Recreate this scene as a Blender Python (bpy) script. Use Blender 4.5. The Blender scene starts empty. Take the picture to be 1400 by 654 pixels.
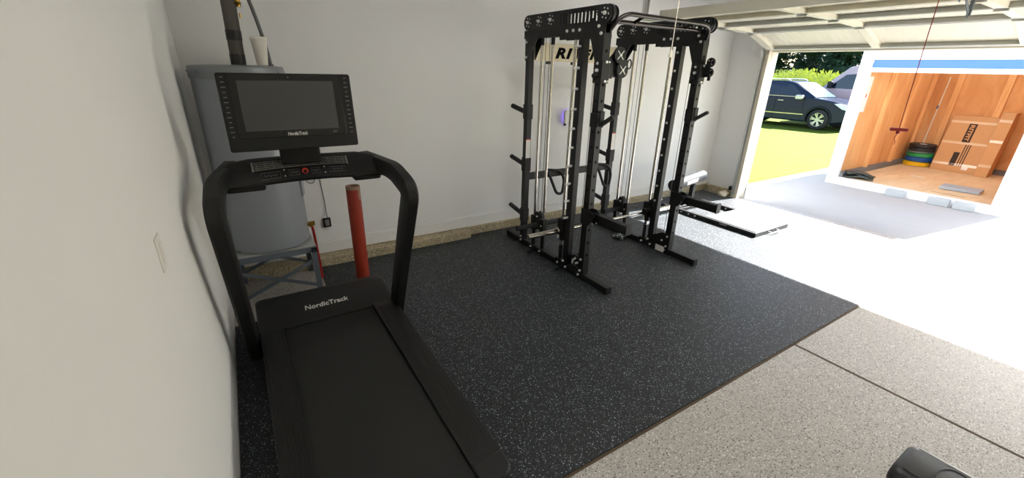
import bpy, bmesh, math, random
from mathutils import Vector, Matrix
random.seed(7)
PI = math.pi
D = bpy.data
SC = bpy.context.scene
COL = SC.collection
V = Vector

# ------------------------------------------------------------------ helpers
class MB:
    """collects primitives; build() links them as ONE mesh object"""
    def __init__(s):
        s.v = []; s.f = []; s.m = []; s.mi = 0
    def add(s, vs, fs):
        n = len(s.v)
        s.v += [V(p) for p in vs]
        for f in fs:
            s.f.append([i + n for i in f]); s.m.append(s.mi)
        return s
    def box(s, c, d, R=None):
        c = V(c); x, y, z = d[0] / 2, d[1] / 2, d[2] / 2
        vs = [V((a * x, b * y, e * z)) for e in (-1, 1) for b in (-1, 1) for a in (-1, 1)]
        if R is not None: vs = [R @ p for p in vs]
        return s.add([c + p for p in vs], [(0, 2, 3, 1), (4, 5, 7, 6), (0, 1, 5, 4), (2, 6, 7, 3), (0, 4, 6, 2), (1, 3, 7, 5)])
    def b2(s, a, b):
        a = V(a); b = V(b)
        return s.box((a + b) / 2, [abs(b[i] - a[i]) for i in range(3)])
    def bar(s, a, b, w, h, up=(0, 0, 1)):
        """rectangular bar from a to b"""
        a = V(a); b = V(b); d = b - a; L = d.length; d.normalize()
        up = V(up)
        if abs(d.dot(up)) > .98: up = V((1, 0, 0))
        x = d.cross(up).normalized(); u = x.cross(d)
        R = Matrix((x, d, u)).transposed()
        return s.box((a + b) / 2, (w, L, h), R)
    def cyl(s, a, b, r, r2=None, n=16, cap=True):
        a = V(a); b = V(b); d = (b - a).normalized()
        if r2 is None: r2 = r
        t = V((0, 0, 1)) if abs(d.z) < .9 else V((1, 0, 0))
        x = d.cross(t).normalized(); y = d.cross(x)
        vs = []
        for (p, q) in ((a, r), (b, r2)):
            for i in range(n):
                w = 2 * PI * i / n
                vs.append(p + x * math.cos(w) * q + y * math.sin(w) * q)
        fs = [(i, (i + 1) % n, n + (i + 1) % n, n + i) for i in range(n)]
        if cap: fs += [tuple(range(n))[::-1], tuple(range(n, 2 * n))]
        return s.add(vs, fs)
    def tube(s, pts, r, n=10, closed=False, cap=True):
        pts = [V(p) for p in pts]; m = len(pts)
        T = []
        for i in range(m):
            if closed: t = pts[(i + 1) % m] - pts[i - 1]
            else: t = pts[min(i + 1, m - 1)] - pts[max(i - 1, 0)]
            T.append(t.normalized())
        up = V((0, 0, 1)) if abs(T[0].z) < .9 else V((1, 0, 0))
        x = T[0].cross(up).normalized(); vs = []
        for i in range(m):
            x = (x - T[i] * x.dot(T[i])).normalized(); y = T[i].cross(x)
            rr = r[i] if isinstance(r, (list, tuple)) else r
            for k in range(n):
                w = 2 * PI * k / n
                vs.append(pts[i] + (x * math.cos(w) + y * math.sin(w)) * rr)
        fs = []
        for i in range(m if closed else m - 1):
            j = (i + 1) % m
            for k in range(n):
                l = (k + 1) % n
                fs.append((i * n + k, i * n + l, j * n + l, j * n + k))
        if cap and not closed:
            fs += [tuple(range(n))[::-1], tuple(range((m - 1) * n, m * n))]
        return s.add(vs, fs)
    def prism(s, poly, ax, a, b):
        """polygon in the plane across axis ax ('x': (y,z), 'y': (x,z), 'z': (x,y)), from a to b"""
        n = len(poly)
        def P(q, t):
            return {'x': (t, q[0], q[1]), 'y': (q[0], t, q[1]), 'z': (q[0], q[1], t)}[ax]
        vs = [P(q, a) for q in poly] + [P(q, b) for q in poly]
        fs = [(i, (i + 1) % n, n + (i + 1) % n, n + i) for i in range(n)] + [tuple(range(n))[::-1], tuple(range(n, 2 * n))]
        return s.add(vs, fs)
    def lathe(s, c, prof, n=40, ax=(0, 0, 1), cap=True):
        c = V(c); d = V(ax).normalized()
        t = V((0, 0, 1)) if abs(d.z) < .9 else V((1, 0, 0))
        x = d.cross(t).normalized(); y = d.cross(x); m = len(prof); vs = []
        for (r, h) in prof:
            for i in range(n):
                w = 2 * PI * i / n
                vs.append(c + d * h + x * r * math.cos(w) + y * r * math.sin(w))
        fs = []
        for j in range(m - 1):
            for i in range(n):
                k = (i + 1) % n
                fs.append((j * n + i, j * n + k, (j + 1) * n + k, (j + 1) * n + i))
        if cap and prof[0][0] > 1e-6: fs.append(tuple(range(n))[::-1])
        if cap and prof[-1][0] > 1e-6: fs.append(tuple(range((m - 1) * n, m * n)))
        return s.add(vs, fs)
    def loft(s, secs, cap=True):
        n = len(secs[0]); vs = [p for q in secs for p in q]; fs = []
        for j in range(len(secs) - 1):
            for i in range(n):
                k = (i + 1) % n
                fs.append((j * n + i, j * n + k, (j + 1) * n + k, (j + 1) * n + i))
        if cap: fs += [tuple(range(n))[::-1], tuple(range((len(secs) - 1) * n, len(secs) * n))]
        return s.add(vs, fs)
    def build(s, name, mat, parent=None, bevel=0, ang=35, seg=2, sub=0, fixn=True):
        o = V((0, 0, 0)); p = parent
        while p is not None:
            o += p.location; p = p.parent
        me = D.meshes.new(name)
        me.from_pydata([tuple(q - o) for q in s.v], [], s.f)
        mats = mat if isinstance(mat, (list, tuple)) else [mat]
        for m in mats: me.materials.append(m)
        for pl, i in zip(me.polygons, s.m): pl.material_index = i
        if fixn:
            bm = bmesh.new(); bm.from_mesh(me)
            bmesh.ops.recalc_face_normals(bm, faces=bm.faces); bm.to_mesh(me); bm.free()
        for pl in me.polygons: pl.use_smooth = True
        me.set_sharp_from_angle(angle=math.radians(ang))
        me.update()
        ob = D.objects.new(name, me); COL.objects.link(ob)
        if parent is not None: ob.parent = parent
        if bevel:
            b = ob.modifiers.new('bevel', 'BEVEL'); b.width = bevel; b.segments = seg
            b.limit_method = 'ANGLE'; b.angle_limit = math.radians(40)
        if sub:
            q = ob.modifiers.new('sub', 'SUBSURF'); q.levels = sub; q.render_levels = sub
        return ob

def tag(o, label=None, cat=None, group=None, kind=None):
    if label: o['label'] = label
    if cat: o['category'] = cat
    if group: o['group'] = group
    if kind: o['kind'] = kind
    return o
def thing(name, loc, label, cat, group=None):
    o = D.objects.new(name, None); COL.objects.link(o); o.location = loc; o.empty_display_size = .1
    return tag(o, label, cat, group)
def copy_tree(o, parent=None):
    c = o.copy(); COL.objects.link(c)
    if parent is not None: c.parent = parent
    for ch in list(o.children): copy_tree(ch, c)
    return c
def struct(mb, name, mat, **k):
    o = mb.build(name, mat, **k); o['kind'] = 'structure'; return o
def rrect(x0, y0, x1, y1, r, n=6, corners=(1, 1, 1, 1)):
    out = []
    for (cx, cy, a, on) in ((x1, y1, 0, corners[0]), (x0, y1, 90, corners[1]), (x0, y0, 180, corners[2]), (x1, y0, 270, corners[3])):
        if not on: out.append((cx, cy)); continue
        ox = cx - r if cx == x1 else cx + r; oy = cy - r if cy == y1 else cy + r
        for i in range(n + 1):
            w = math.radians(a + 90 * i / n)
            out.append((ox + r * math.cos(w), oy + r * math.sin(w)))
    return out
def smooth_path(pts, r, n=5):
    """round the inner corners of a polyline"""
    pts = [V(p) for p in pts]; out = [pts[0]]
    for i in range(1, len(pts) - 1):
        a, b, c = pts[i - 1], pts[i], pts[i + 1]
        d1 = (a - b); d2 = (c - b)
        q = min(r, d1.length * .49, d2.length * .49)
        p1 = b + d1.normalized() * q; p2 = b + d2.normalized() * q
        for k in range(n + 1):
            t = k / n
            out.append(p1 * (1 - t) ** 2 + b * 2 * t * (1 - t) + p2 * t * t)
    out.append(pts[-1]); return out
def text(name, s, org, xd, yd, size, mat, parent=None, shear=0, offset=0, ext=.0006, width=None, spacing=1.0):
    cu = D.curves.new(name, 'FONT'); cu.body = s; cu.size = size; cu.shear = shear; cu.offset = offset
    cu.extrude = ext; cu.space_character = spacing; cu.resolution_u = 3
    tmp = D.objects.new('tmp_text', cu); COL.objects.link(tmp)
    dg = bpy.context.evaluated_depsgraph_get(); dg.update()
    me = D.meshes.new_from_object(tmp.evaluated_get(dg)); D.objects.remove(tmp); D.curves.remove(cu)
    xd = V(xd).normalized(); yd = V(yd); yd = (yd - xd * yd.dot(xd)).normalized(); zd = xd.cross(yd)
    w0 = max(v.co.x for v in me.vertices) - min(v.co.x for v in me.vertices)
    sx = (width / w0) if width else 1
    o = V((0, 0, 0)); p = parent
    while p is not None:
        o += p.location; p = p.parent
    for v in me.vertices:
        v.co = V(org) + xd * v.co.x * sx + yd * v.co.y + zd * v.co.z - o
    me.materials.clear(); me.materials.append(mat); me.name = name
    ob = D.objects.new(name, me); COL.objects.link(ob)
    if parent is not None: ob.parent = parent
    return ob

# ------------------------------------------------------------------ materials
def srgb(r, g, b):
    f = lambda c: (c / 255 / 12.92) if c / 255 <= .04045 else ((c / 255 + .055) / 1.055) ** 2.4
    return (f(r), f(g), f(b), 1)
def M(name, col, rough=.5, metal=0, spec=.5, bump=0, bscale=40, var=0, vscale=6, emit=None, es=0, coat=0, stretch=None):
    m = D.materials.new(name); m.use_nodes = True; nt = m.node_tree; N = nt.nodes; L = nt.links
    p = N['Principled BSDF']
    p.inputs['Base Color'].default_value = col; p.inputs['Roughness'].default_value = rough
    p.inputs['Metallic'].default_value = metal; p.inputs['Specular IOR Level'].default_value = spec
    p.inputs['Coat Weight'].default_value = coat
    tc = N.new('ShaderNodeTexCoord'); src = tc.outputs['Object']
    if stretch:
        mp = N.new('ShaderNodeMapping'); mp.inputs['Scale'].default_value = stretch
        L.new(src, mp.inputs['Vector']); src = mp.outputs['Vector']
    n = N.new('ShaderNodeTexNoise'); n.inputs['Scale'].default_value = vscale; n.inputs['Detail'].default_value = 5
    L.new(src, n.inputs['Vector'])
    mx = N.new('ShaderNodeMix'); mx.data_type = 'RGBA'
    v = var or .04
    mx.inputs['A'].default_value = tuple(c * (1 - v) for c in col[:3]) + (1,)
    mx.inputs['B'].default_value = tuple(min(1, c * (1 + v)) for c in col[:3]) + (1,)
    L.new(n.outputs['Fac'], mx.inputs['Factor']); L.new(mx.outputs['Result'], p.inputs['Base Color'])
    if bump:
        b = N.new('ShaderNodeBump'); b.inputs['Strength'].default_value = bump; b.inputs['Distance'].default_value = .01
        n2 = N.new('ShaderNodeTexNoise'); n2.inputs['Scale'].default_value = bscale; n2.inputs['Detail'].default_value = 4
        L.new(src, n2.inputs['Vector']); L.new(n2.outputs['Fac'], b.inputs['Height']); L.new(b.outputs['Normal'], p.inputs['Normal'])
    if emit:
        p.inputs['Emission Color'].default_value = emit; p.inputs['Emission Strength'].default_value = es
    return m
def speckled(name, base, base2, flecks, rough=.6, spec=.3, bump=.0):
    """flecks: (colour, cell scale, radius, share of cells)"""
    m = D.materials.new(name); m.use_nodes = True; nt = m.node_tree; N = nt.nodes; L = nt.links
    p = N['Principled BSDF']; p.inputs['Roughness'].default_value = rough; p.inputs['Specular IOR Level'].default_value = spec
    tc = N.new('ShaderNodeTexCoord'); src = tc.outputs['Object']
    n = N.new('ShaderNodeTexNoise'); n.inputs['Scale'].default_value = 2.2; n.inputs['Detail'].default_value = 6; L.new(src, n.inputs['Vector'])
    mx = N.new('ShaderNodeMix'); mx.data_type = 'RGBA'; mx.inputs['A'].default_value = base; mx.inputs['B'].default_value = base2
    L.new(n.outputs['Fac'], mx.inputs['Factor']); out = mx.outputs['Result']
    for k, (c, sc, r, share) in enumerate(flecks):
        ad = N.new('ShaderNodeVectorMath'); ad.operation = 'ADD'; ad.inputs[1].default_value = (k * 3.7, k * 1.9, k * .7); L.new(src, ad.inputs[0])
        nz = N.new('ShaderNodeTexNoise'); nz.inputs['Scale'].default_value = sc * 1.1; L.new(ad.outputs[0], nz.inputs['Vector'])
        dm = N.new('ShaderNodeVectorMath'); dm.operation = 'MULTIPLY_ADD'; dm.inputs[1].default_value = (.9 / sc,) * 3
        L.new(nz.outputs['Color'], dm.inputs[0]); L.new(ad.outputs[0], dm.inputs[2])
        vo = N.new('ShaderNodeTexVoronoi'); vo.inputs['Scale'].default_value = sc; L.new(dm.outputs[0], vo.inputs['Vector'])
        lt = N.new('ShaderNodeMath'); lt.operation = 'LESS_THAN'; lt.inputs[1].default_value = r; L.new(vo.outputs['Distance'], lt.inputs[0])
        sx = N.new('ShaderNodeSeparateColor'); L.new(vo.outputs['Color'], sx.inputs[0])
        gt = N.new('ShaderNodeMath'); gt.operation = 'LESS_THAN'; gt.inputs[1].default_value = share; L.new(sx.outputs[0], gt.inputs[0])
        ml = N.new('ShaderNodeMath'); ml.operation = 'MULTIPLY'; L.new(lt.outputs[0], ml.inputs[0]); L.new(gt.outputs[0], ml.inputs[1])
        m2 = N.new('ShaderNodeMix'); m2.data_type = 'RGBA'; m2.inputs['B'].default_value = c
        L.new(out, m2.inputs['A']); L.new(ml.outputs[0], m2.inputs['Factor']); out = m2.outputs['Result']
    L.new(out, p.inputs['Base Color'])
    if bump:
        b = N.new('ShaderNodeBump'); b.inputs['Strength'].default_value = bump; b.inputs['Distance'].default_value = .004
        n2 = N.new('ShaderNodeTexNoise'); n2.inputs['Scale'].default_value = 160; L.new(src, n2.inputs['Vector'])
        L.new(n2.outputs['Fac'], b.inputs['Height']); L.new(b.outputs['Normal'], p.inputs['Normal'])
    return m
def wood(name, c1, c2, axis_scale, rough=.6):
    m = D.materials.new(name); m.use_nodes = True; nt = m.node_tree; N = nt.nodes; L = nt.links
    p = N['Principled BSDF']; p.inputs['Roughness'].default_value = rough; p.inputs['Specular IOR Level'].default_value = .25
    tc = N.new('ShaderNodeTexCoord'); mp = N.new('ShaderNodeMapping'); mp.inputs['Scale'].default_value = axis_scale
    L.new(tc.outputs['Object'], mp.inputs['Vector'])
    n = N.new('ShaderNodeTexNoise'); n.inputs['Scale'].default_value = 3; n.inputs['Detail'].default_value = 7; n.inputs['Distortion'].default_value = 1.2
    L.new(mp.outputs[0], n.inputs['Vector'])
    r = N.new('ShaderNodeValToRGB'); r.color_ramp.elements[0].position = .3; r.color_ramp.elements[1].position = .72
    r.color_ramp.elements[0].color = c1; r.color_ramp.elements[1].color = c2
    L.new(n.outputs['Fac'], r.inputs[0]); L.new(r.outputs[0], p.inputs['Base Color'])
    return m

m_wall = M('painted_drywall', srgb(238, 238, 237), .75, spec=.2, bump=.04, bscale=180, var=.015, vscale=2)
m_ceil = M('ceiling_paint', srgb(242, 241, 238), .85, spec=.15, bump=.06, bscale=120, var=.015)
m_trim = M('white_trim_paint', srgb(232, 232, 230), .4, spec=.4, var=.015)
m_floor = speckled('flake_epoxy_floor', srgb(172, 167, 160), srgb(182, 178, 172),
    [(srgb(104, 97, 87), 100, .37, .36), (srgb(226, 223, 216), 95, .34, .34), (srgb(66, 60, 54), 120, .32, .24)], .42, .4)
m_curb = speckled('speckled_stem_wall', srgb(164, 151, 122), srgb(178, 166, 138),
    [(srgb(84, 74, 56), 75, .38, .36), (srgb(222, 213, 190), 70, .36, .30)], .7, .3, .3)
m_joint = M('joint_filler', srgb(84, 68, 48), .8, var=.45, vscale=70)
m_mat = speckled('speckled_rubber', (.006, .0078, .0098, 1), (.0095, .012, .0145, 1),
    [((.55, .60, .66, 1), 130, .29, .20), ((.17, .19, .21, 1), 175, .32, .30)], .52, .34, .25)
m_mat.node_tree.nodes['Principled BSDF'].inputs['Sheen Weight'].default_value = .10
m_mat.node_tree.nodes['Principled BSDF'].inputs['Sheen Roughness'].default_value = .38
m_mat.node_tree.nodes['Principled BSDF'].inputs['Sheen Tint'].default_value = (.9, .95, 1, 1)
m_drive = M('driveway_concrete', srgb(176, 172, 168), .85, spec=.2, bump=.1, bscale=60, var=.07, vscale=1.5)
m_grass = M('mown_grass', (.080, .112, .012, 1), .95, spec=.1, bump=.9, bscale=30, var=.40, vscale=2.5)
m_blk = M('black_powder_coat', (.007, .007, .0075, 1), .45, spec=.35, bump=.03, bscale=400)
m_blk2 = M('black_plastic', (.007, .007, .007, 1), .5, spec=.32, bump=.03, bscale=300)
m_foam = M('black_foam', (.010, .010, .011, 1), .7, bump=.08, bscale=250)
m_hole = M('hole_dark', (.003, .003, .003, 1), .9, spec=.1)
m_chrome = M('chrome', (.56, .53, .48, 1), .2, metal=1)
m_zinc = M('zinc_bolt', (.74, .74, .72, 1), .35, metal=.35)
m_bronze = M('black_chrome_bar', (.05, .044, .04, 1), .3, metal=1)
m_cable = M('cable_sheath', (.10, .10, .10, 1), .4)
m_sign = M('brushed_steel_plate', srgb(206, 196, 172), .42, metal=.55, var=.05, vscale=30)
m_lblw = M('white_sticker', srgb(225, 222, 218), .5)
m_lblr = M('red_sticker', srgb(190, 60, 45), .5)
m_tm = M('treadmill_black', (.008, .008, .0077, 1), .5, spec=.33, bump=.02, bscale=350)
m_tmd = M('treadmill_charcoal', (.010, .010, .0098, 1), .5, spec=.32)
m_belt = M('running_belt', (.013, .013, .0125, 1), .68, spec=.35, bump=.15, bscale=500, var=.12, vscale=5)
m_glass = M('dark_display_glass', (.050, .050, .049, 1), .22, spec=.6)
m_bezel = M('gloss_black_bezel', (.006, .006, .006, 1), .2, spec=.5)
m_print = M('silver_print', srgb(205, 203, 198), .45)
m_printd = M('dim_print', srgb(128, 128, 126), .5)
m_red = M('red_key', srgb(190, 50, 35), .4)
m_grill = M('silver_grille', srgb(150, 150, 147), .4, metal=.2)
m_heat = M('grey_enamel', srgb(138, 143, 150), .36, spec=.5, coat=.2, var=.02)
m_heat2 = M('grey_top_steel', srgb(128, 132, 136), .4, metal=.3, var=.06)
m_plat = M('bare_sheet_steel', srgb(168, 170, 168), .45, metal=.1, var=.06)
m_galv = M('stand_steel', srgb(104, 112, 122), .42, metal=.25, var=.12, vscale=12)
m_ins = M('pipe_insulation', srgb(84, 80, 74), .8, bump=.2, bscale=60)
m_tape = M('black_tape', (.01, .01, .01, 1), .45)
m_brass = M('brass', srgb(176, 136, 62), .3, metal=1)
m_cond = M('grey_conduit', srgb(98, 98, 98), .5)
m_foamcup = M('white_foam', srgb(226, 222, 212), .8, spec=.2)
m_boll = M('red_paint_worn', srgb(146, 44, 22), .5, bump=.12, bscale=25, var=.22, vscale=10)
m_rust = M('scraped_steel', srgb(150, 120, 100), .7, var=.25, vscale=30)
m_pex = M('red_pex', srgb(190, 40, 40), .4)
m_white = M('white_plastic', srgb(228, 226, 220), .4)
m_switch = M('ivory_switch_plastic', srgb(228, 226, 221), .5)
m_vio = M('violet_lamp', srgb(120, 90, 240), .3, emit=(.28, .14, 1, 1), es=2.2)
m_diff = M('fill_light_glow', srgb(245, 245, 240), .4, emit=(1, .98, .95, 1), es=27)  # glow of the added fill light on the ceiling
m_door = M('cream_steel_door', srgb(226, 222, 206), .5, spec=.4, var=.015)
m_doorg = M('grey_steel_rail', srgb(190, 191, 186), .5, metal=.15, var=.04)
m_track = M('galvanised_track', srgb(190, 192, 190), .35, metal=.8, var=.08, vscale=20)
m_cream = M('cream_jamb_paint', srgb(222, 214, 196), .55)
m_cord = M('red_cord', srgb(150, 60, 50), .7)
m_redh = M('dark_red_handle', srgb(150, 32, 28), .4)
m_tan = M('white_cord', srgb(222, 214, 196), .7)
m_pad = M('black_vinyl', (.022, .023, .026, 1), .42, spec=.5, bump=.1, bscale=220)
m_sheen = M('smooth_black_vinyl', (.016, .018, .022, 1), .55, spec=.35)
m_steelpl = M('grey_steel_sheet', (.16, .165, .17, 1), .45, spec=.7)
m_ply = wood('orange_plywood', srgb(206, 148, 92), srgb(226, 176, 122), (1.2, 1.2, .35))
m_stud = wood('pine_stud', srgb(218, 164, 104), srgb(238, 192, 136), (6, 6, .4))
m_plyf = wood('plywood_floor', srgb(204, 176, 138), srgb(222, 198, 162), (.4, 1.6, 1))
m_shed = M('white_shed_paint', srgb(236, 236, 236), .5, var=.015)
m_roof = D.materials.new('translucent_roof_panel'); m_roof.use_nodes = True
_n = m_roof.node_tree; _p = _n.nodes['Principled BSDF']; _p.inputs['Base Color'].default_value = (.85, .85, .82, 1); _p.inputs['Roughness'].default_value = .5
_t = _n.nodes.new('ShaderNodeBsdfTranslucent'); _t.inputs['Color'].default_value = (.85, .85, .8, 1)
_w = _n.nodes.new('ShaderNodeTexNoise'); _w.inputs['Scale'].default_value = 3
_x = _n.nodes.new('ShaderNodeMixShader'); _x.inputs[0].default_value = .125
_n.links.new(_p.outputs[0], _x.inputs[1]); _n.links.new(_t.outputs[0], _x.inputs[2]); _n.links.new(_x.outputs[0], _n.nodes['Material Output'].inputs['Surface'])
m_blue = M('blue_stripe_paint', srgb(58, 108, 172), .45)
m_greyst = M('grey_base_strip', srgb(112, 116, 120), .7, var=.1)
m_card = M('brown_cardboard', srgb(196, 152, 108), .8, spec=.15, var=.06, vscale=4)
m_ptape = M('clear_packing_tape', srgb(214, 186, 150), .18, spec=.6)
m_ink = M('brown_black_ink', srgb(52, 38, 30), .8)
m_bp = {c: M('bumper_' + c, v, .55) for c, v in dict(yellow=srgb(236, 190, 20), blue=srgb(24, 84, 160), green=srgb(40, 150, 80), grey=srgb(120, 130, 135), black=(.02, .02, .022, 1)).items()}
m_dkmat = M('dark_green_grey_rubber', srgb(62, 66, 62), .7, bump=.2, bscale=30, var=.15)
m_gpad = M('grey_foam_pad', srgb(158, 164, 172), .8, var=.06)
m_block = M('grey_block', srgb(176, 180, 184), .85, bump=.2, bscale=60, var=.06)
m_car = M('dark_navy_car_paint', (.006, .012, .036, 1), .22, spec=.3, coat=.2)
m_cglass = M('tinted_car_glass', (.008, .012, .02, 1), .05, spec=.7)
m_wind = M('windshield_glass', (.10, .14, .16, 1), .04, spec=.9)
m_tyre = M('tyre_rubber', (.015, .015, .016, 1), .75)
m_alloy = M('alloy_wheel', srgb(196, 196, 196), .28, metal=.8)
m_van = M('pale_pink_van_paint', srgb(186, 160, 164), .25, coat=.5)
m_lamp = M('headlamp', srgb(220, 224, 228), .12, spec=.8)
m_leafd = M('tree_leaf_dark', (.018, .042, .020, 1), .7, spec=.2, var=.5, vscale=1.2)
m_leafy = M('weed_leaf_yellow_green', (.36, .40, .10, 1), .8, spec=.15, var=.35, vscale=1.6)
m_bark = M('bark', srgb(74, 60, 46), .9, bump=.4, bscale=20)
m_cloth = speckled('speckled_cloth', srgb(60, 62, 64), srgb(90, 94, 96), [(srgb(210, 225, 220), 60, .42, .6)], .85, .2)
m_rub = M('broken_concrete', srgb(214, 200, 176), .9, bump=.5, bscale=40, var=.12)

# ------------------------------------------------------------------ the setting
WX, WY, CZ = 6.86, .10, 2.75           # right wall, back wall, ceiling
YB = -6.3                               # wall behind the camera
OY0, OY1, OZ = -.53, -5.43, 2.13        # garage opening
MY = -3.03                              # front edge of the rubber mat
struct(MB().b2((-.15, YB - .15, -.12), (6.93, WY + .15, 0)), 'floor', m_floor)
# joints
j = MB(); j.b2((3.445, YB, -.002), (3.465, MY, .0012)); struct(j, 'floor_joint', m_joint)
j = MB(); j.b2((0, MY - .016, -.002), (6.9, MY, .0012)); struct(j, 'floor_joint', m_joint)
struct(MB().b2((-.15, YB - .15, -.1), (0, WY + .15, CZ)), 'wall_left', m_wall)
struct(MB().b2((-.0, WY, .09), (WX, WY + .15, CZ)), 'wall_back', m_wall)
struct(MB().b2((0, YB - .15, 0), (WX, YB, CZ)), 'wall_front', m_wall)
w = MB(); w.b2((WX, OY0 + .03, .1), (WX + .12, WY + .15, CZ)); w.b2((WX, OY1 - .03, OZ + .03), (WX + .12, OY0 + .03, CZ)); w.b2((WX, YB - .15, 0), (WX + .12, OY1 - .03, CZ))
struct(w, 'wall_right', m_wall)
struct(MB().b2((-.15, YB - .15, CZ), (WX + .12, WY + .15, CZ + .12)), 'ceiling', m_ceil)
w = MB(); w.b2((0, -.035, 0), (2.34, WY + .15, .088)); w.b2((2.34, .05, 0), (WX + .12, WY + .15, .095))
struct(w, 'trim_1', m_curb, bevel=.006)
w = MB(); w.b2((WX - .05, OY0 + .03, 0), (WX + .12, .05, .1)); struct(w, 'trim_2', m_curb, bevel=.006)
w = MB(); w.b2((0, WY - .014, .094), (WX, WY, .205)); w.b2((0, WY - .010, .205), (WX, WY, .222)); struct(w, 'baseboard_back', m_trim, bevel=.003)
# painted jambs round the opening
w = MB()
w.b2((WX - .085, OY0, 0), (WX + .0, OY0 + .10, OZ + .1)); w.b2((WX, OY0, -.0), (WX + .14, OY0 + .03, OZ + .03))
w.b2((WX - .085, OY1 - .10, 0), (WX, OY1, OZ + .1)); w.b2((WX, OY1 - .03, 0), (WX + .14, OY1, OZ + .03))
w.b2((WX - .02, OY1, OZ), (WX + .14, OY0, OZ + .03))
struct(w, 'trim_3', m_cream, bevel=.004)
w = MB(); w.b2((WX + .12, OY0 - .0, -.05), (WX + .15, OY0 + .11, OZ + .12)); w.b2((WX + .12, OY1 - .11, -.05), (WX + .15, OY1, OZ + .12)); w.b2((WX + .12, OY1, OZ), (WX + .15, OY0, OZ + .12))
struct(w, 'trim_4', m_trim)
# outdoors
w = MB(); w.b2((6.93, -9, -.25), (13.6, .05, -.05)); struct(w, 'driveway', m_drive)
g = MB(); nx, ny = 60, 50; vs = []; fs = []
def gz(x, y):
    t = max(0, min(1, (x - 22) / 15)); return -.06 + 1.22 * t * t * (3 - 2 * t)
for i in range(nx + 1):
    for k in range(ny + 1):
        x = 6.93 + i * 75 / nx; y = -40 + k * 110 / ny
        vs.append((x, y, gz(x, y)))
for i in range(nx):
    for k in range(ny):
        a = i * (ny + 1) + k; fs.append((a, a + ny + 1, a + ny + 2, a + 1))
g.add(vs, fs); struct(g, 'lawn', m_grass)

# ------------------------------------------------------------------ rubber mat
pts = [(.004, MY), (6.74, MY), (6.74, .045), (2.345, .045), (2.345, -.04), (.70, -.04), (.70, -.80), (.004, -.80)]
t = MB().prism(pts, 'z', .0, .008).build('rubber_floor_mat', m_mat, bevel=.002)
tag(t, 'black rubber gym flooring with pale specks covering the floor under the rack', 'floor mat')
# ------------------------------------------------------------------ water heater and its stand
hx, hy = .355, -.34
H = thing('water_heater', (hx, hy, .462), 'tall grey cylindrical water heater standing on a steel stand', 'water heater')
MB().lathe((hx, hy, .462), [(.27, 0), (.285, .012), (.288, .05), (.288, 1.24), (.286, 1.255)], 56).build('tank_body', m_heat, H)
t = MB().lathe((hx, hy, 1.715), [(.292, 0), (.295, .01), (.295, .07), (.288, .082), (.2, .088), (.0, .09)], 56)
for k in range(10):
    a = k * .63; t.cyl((hx + .29 * math.cos(a), hy + .29 * math.sin(a), 1.76), (hx + .3 * math.cos(a), hy + .3 * math.sin(a), 1.76), .006, n=8)
t.build('top_cap', m_heat2, H)
def arc_panel(a0, a1, z0, z1, r0, r1):
    n = 8; secs = []
    for i in range(n + 1):
        a = math.radians(a0 + (a1 - a0) * i / n); c, s_ = math.cos(a), math.sin(a)
        secs.append([(hx + r0 * c, hy + r0 * s_, z0), (hx + r1 * c, hy + r1 * s_, z0 + .01), (hx + r1 * c, hy + r1 * s_, z1 - .01), (hx + r0 * c, hy + r0 * s_, z1)])
    return MB().loft(secs)
arc_panel(-24, 16, .83, 1.24, .283, .303).build('access_panel', m_heat, H)
arc_panel(-24, 16, 1.36, 1.60, .283, .303).build('access_panel', m_heat, H)
p = MB().cyl((.372, -.25, 1.79), (.395, -.25, CZ), .046, n=20).build('insulated_pipe', m_ins, H); p['label'] = 'dark insulated pipe rising to the ceiling'
for z0, z1 in ((1.80, 1.875), (1.965, 2.03)):
    MB().cyl((.372 + (z0 - 1.79) * .024, -.25, z0), (.372 + (z1 - 1.79) * .024, -.25, z1), .049, n=20).build('tape_band', m_tape, p)
b = MB().cyl((.44, -.27, 2.18), (.44, -.27, 2.26), .014, n=10); b.cyl((.425, -.27, 2.2), (.45, -.30, 2.2), .01, n=8); b.cyl((.438, -.28, 2.11), (.438, -.28, 2.14), .006, n=8); b.box((.43, -.262, 2.22), (.03, .02, .02))
b.build('brass_fitting', m_brass, p)
c = [(.575, -.27, 1.79), (.572, -.27, 1.86), (.558, -.26, 1.98), (.535, -.25, 2.12), (.50, -.25, 2.27), (.45, -.22, 2.45), (.40, -.16, 2.62), (.38, -.12, CZ)]
c = MB().tube(smooth_path(c, .08, 4), .013, 10); c.cyl((.575, -.27, 1.79), (.575, -.27, 1.815), .02)
c.build('power_conduit', m_cond, H)
v = MB().cyl((.62, -.42, .585), (.685, -.44, .585), .012, n=10); v.box((.675, -.437, .592), (.02, .02, .035)); v.cyl((.655, -.43, .565), (.655, -.43, .605), .016, n=10)
v.build('drain_valve', m_brass, H)
c = MB().tube([(.668, -.36, .555), (.675, -.35, .50), (.685, -.33, .3), (.69, -.32, .17), (.695, -.30, .02)], .011, 10); 
c.build('drain_tube', m_pex, H)['label'] = 'thin red drain tube'
S = thing('heater_stand', (hx, -.30, 0), 'square steel stand with crossed braces under the grey water heater', 'stand')
X0, X1, Y0, Y1 = .075, .652, -.60, -.06
MB().b2((X0, Y0, .448), (X1, Y1, .461)).build('platform', m_plat, S, bevel=.002)
f = MB()
for y in (Y0, Y1): f.b2((X0, y - .002, .40), (X1, y + .002, .448))
for x in (X0, X1): f.b2((x - .002, Y0, .40), (x + .002, Y1, .448))
f.build('apron', m_galv, S)
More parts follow.
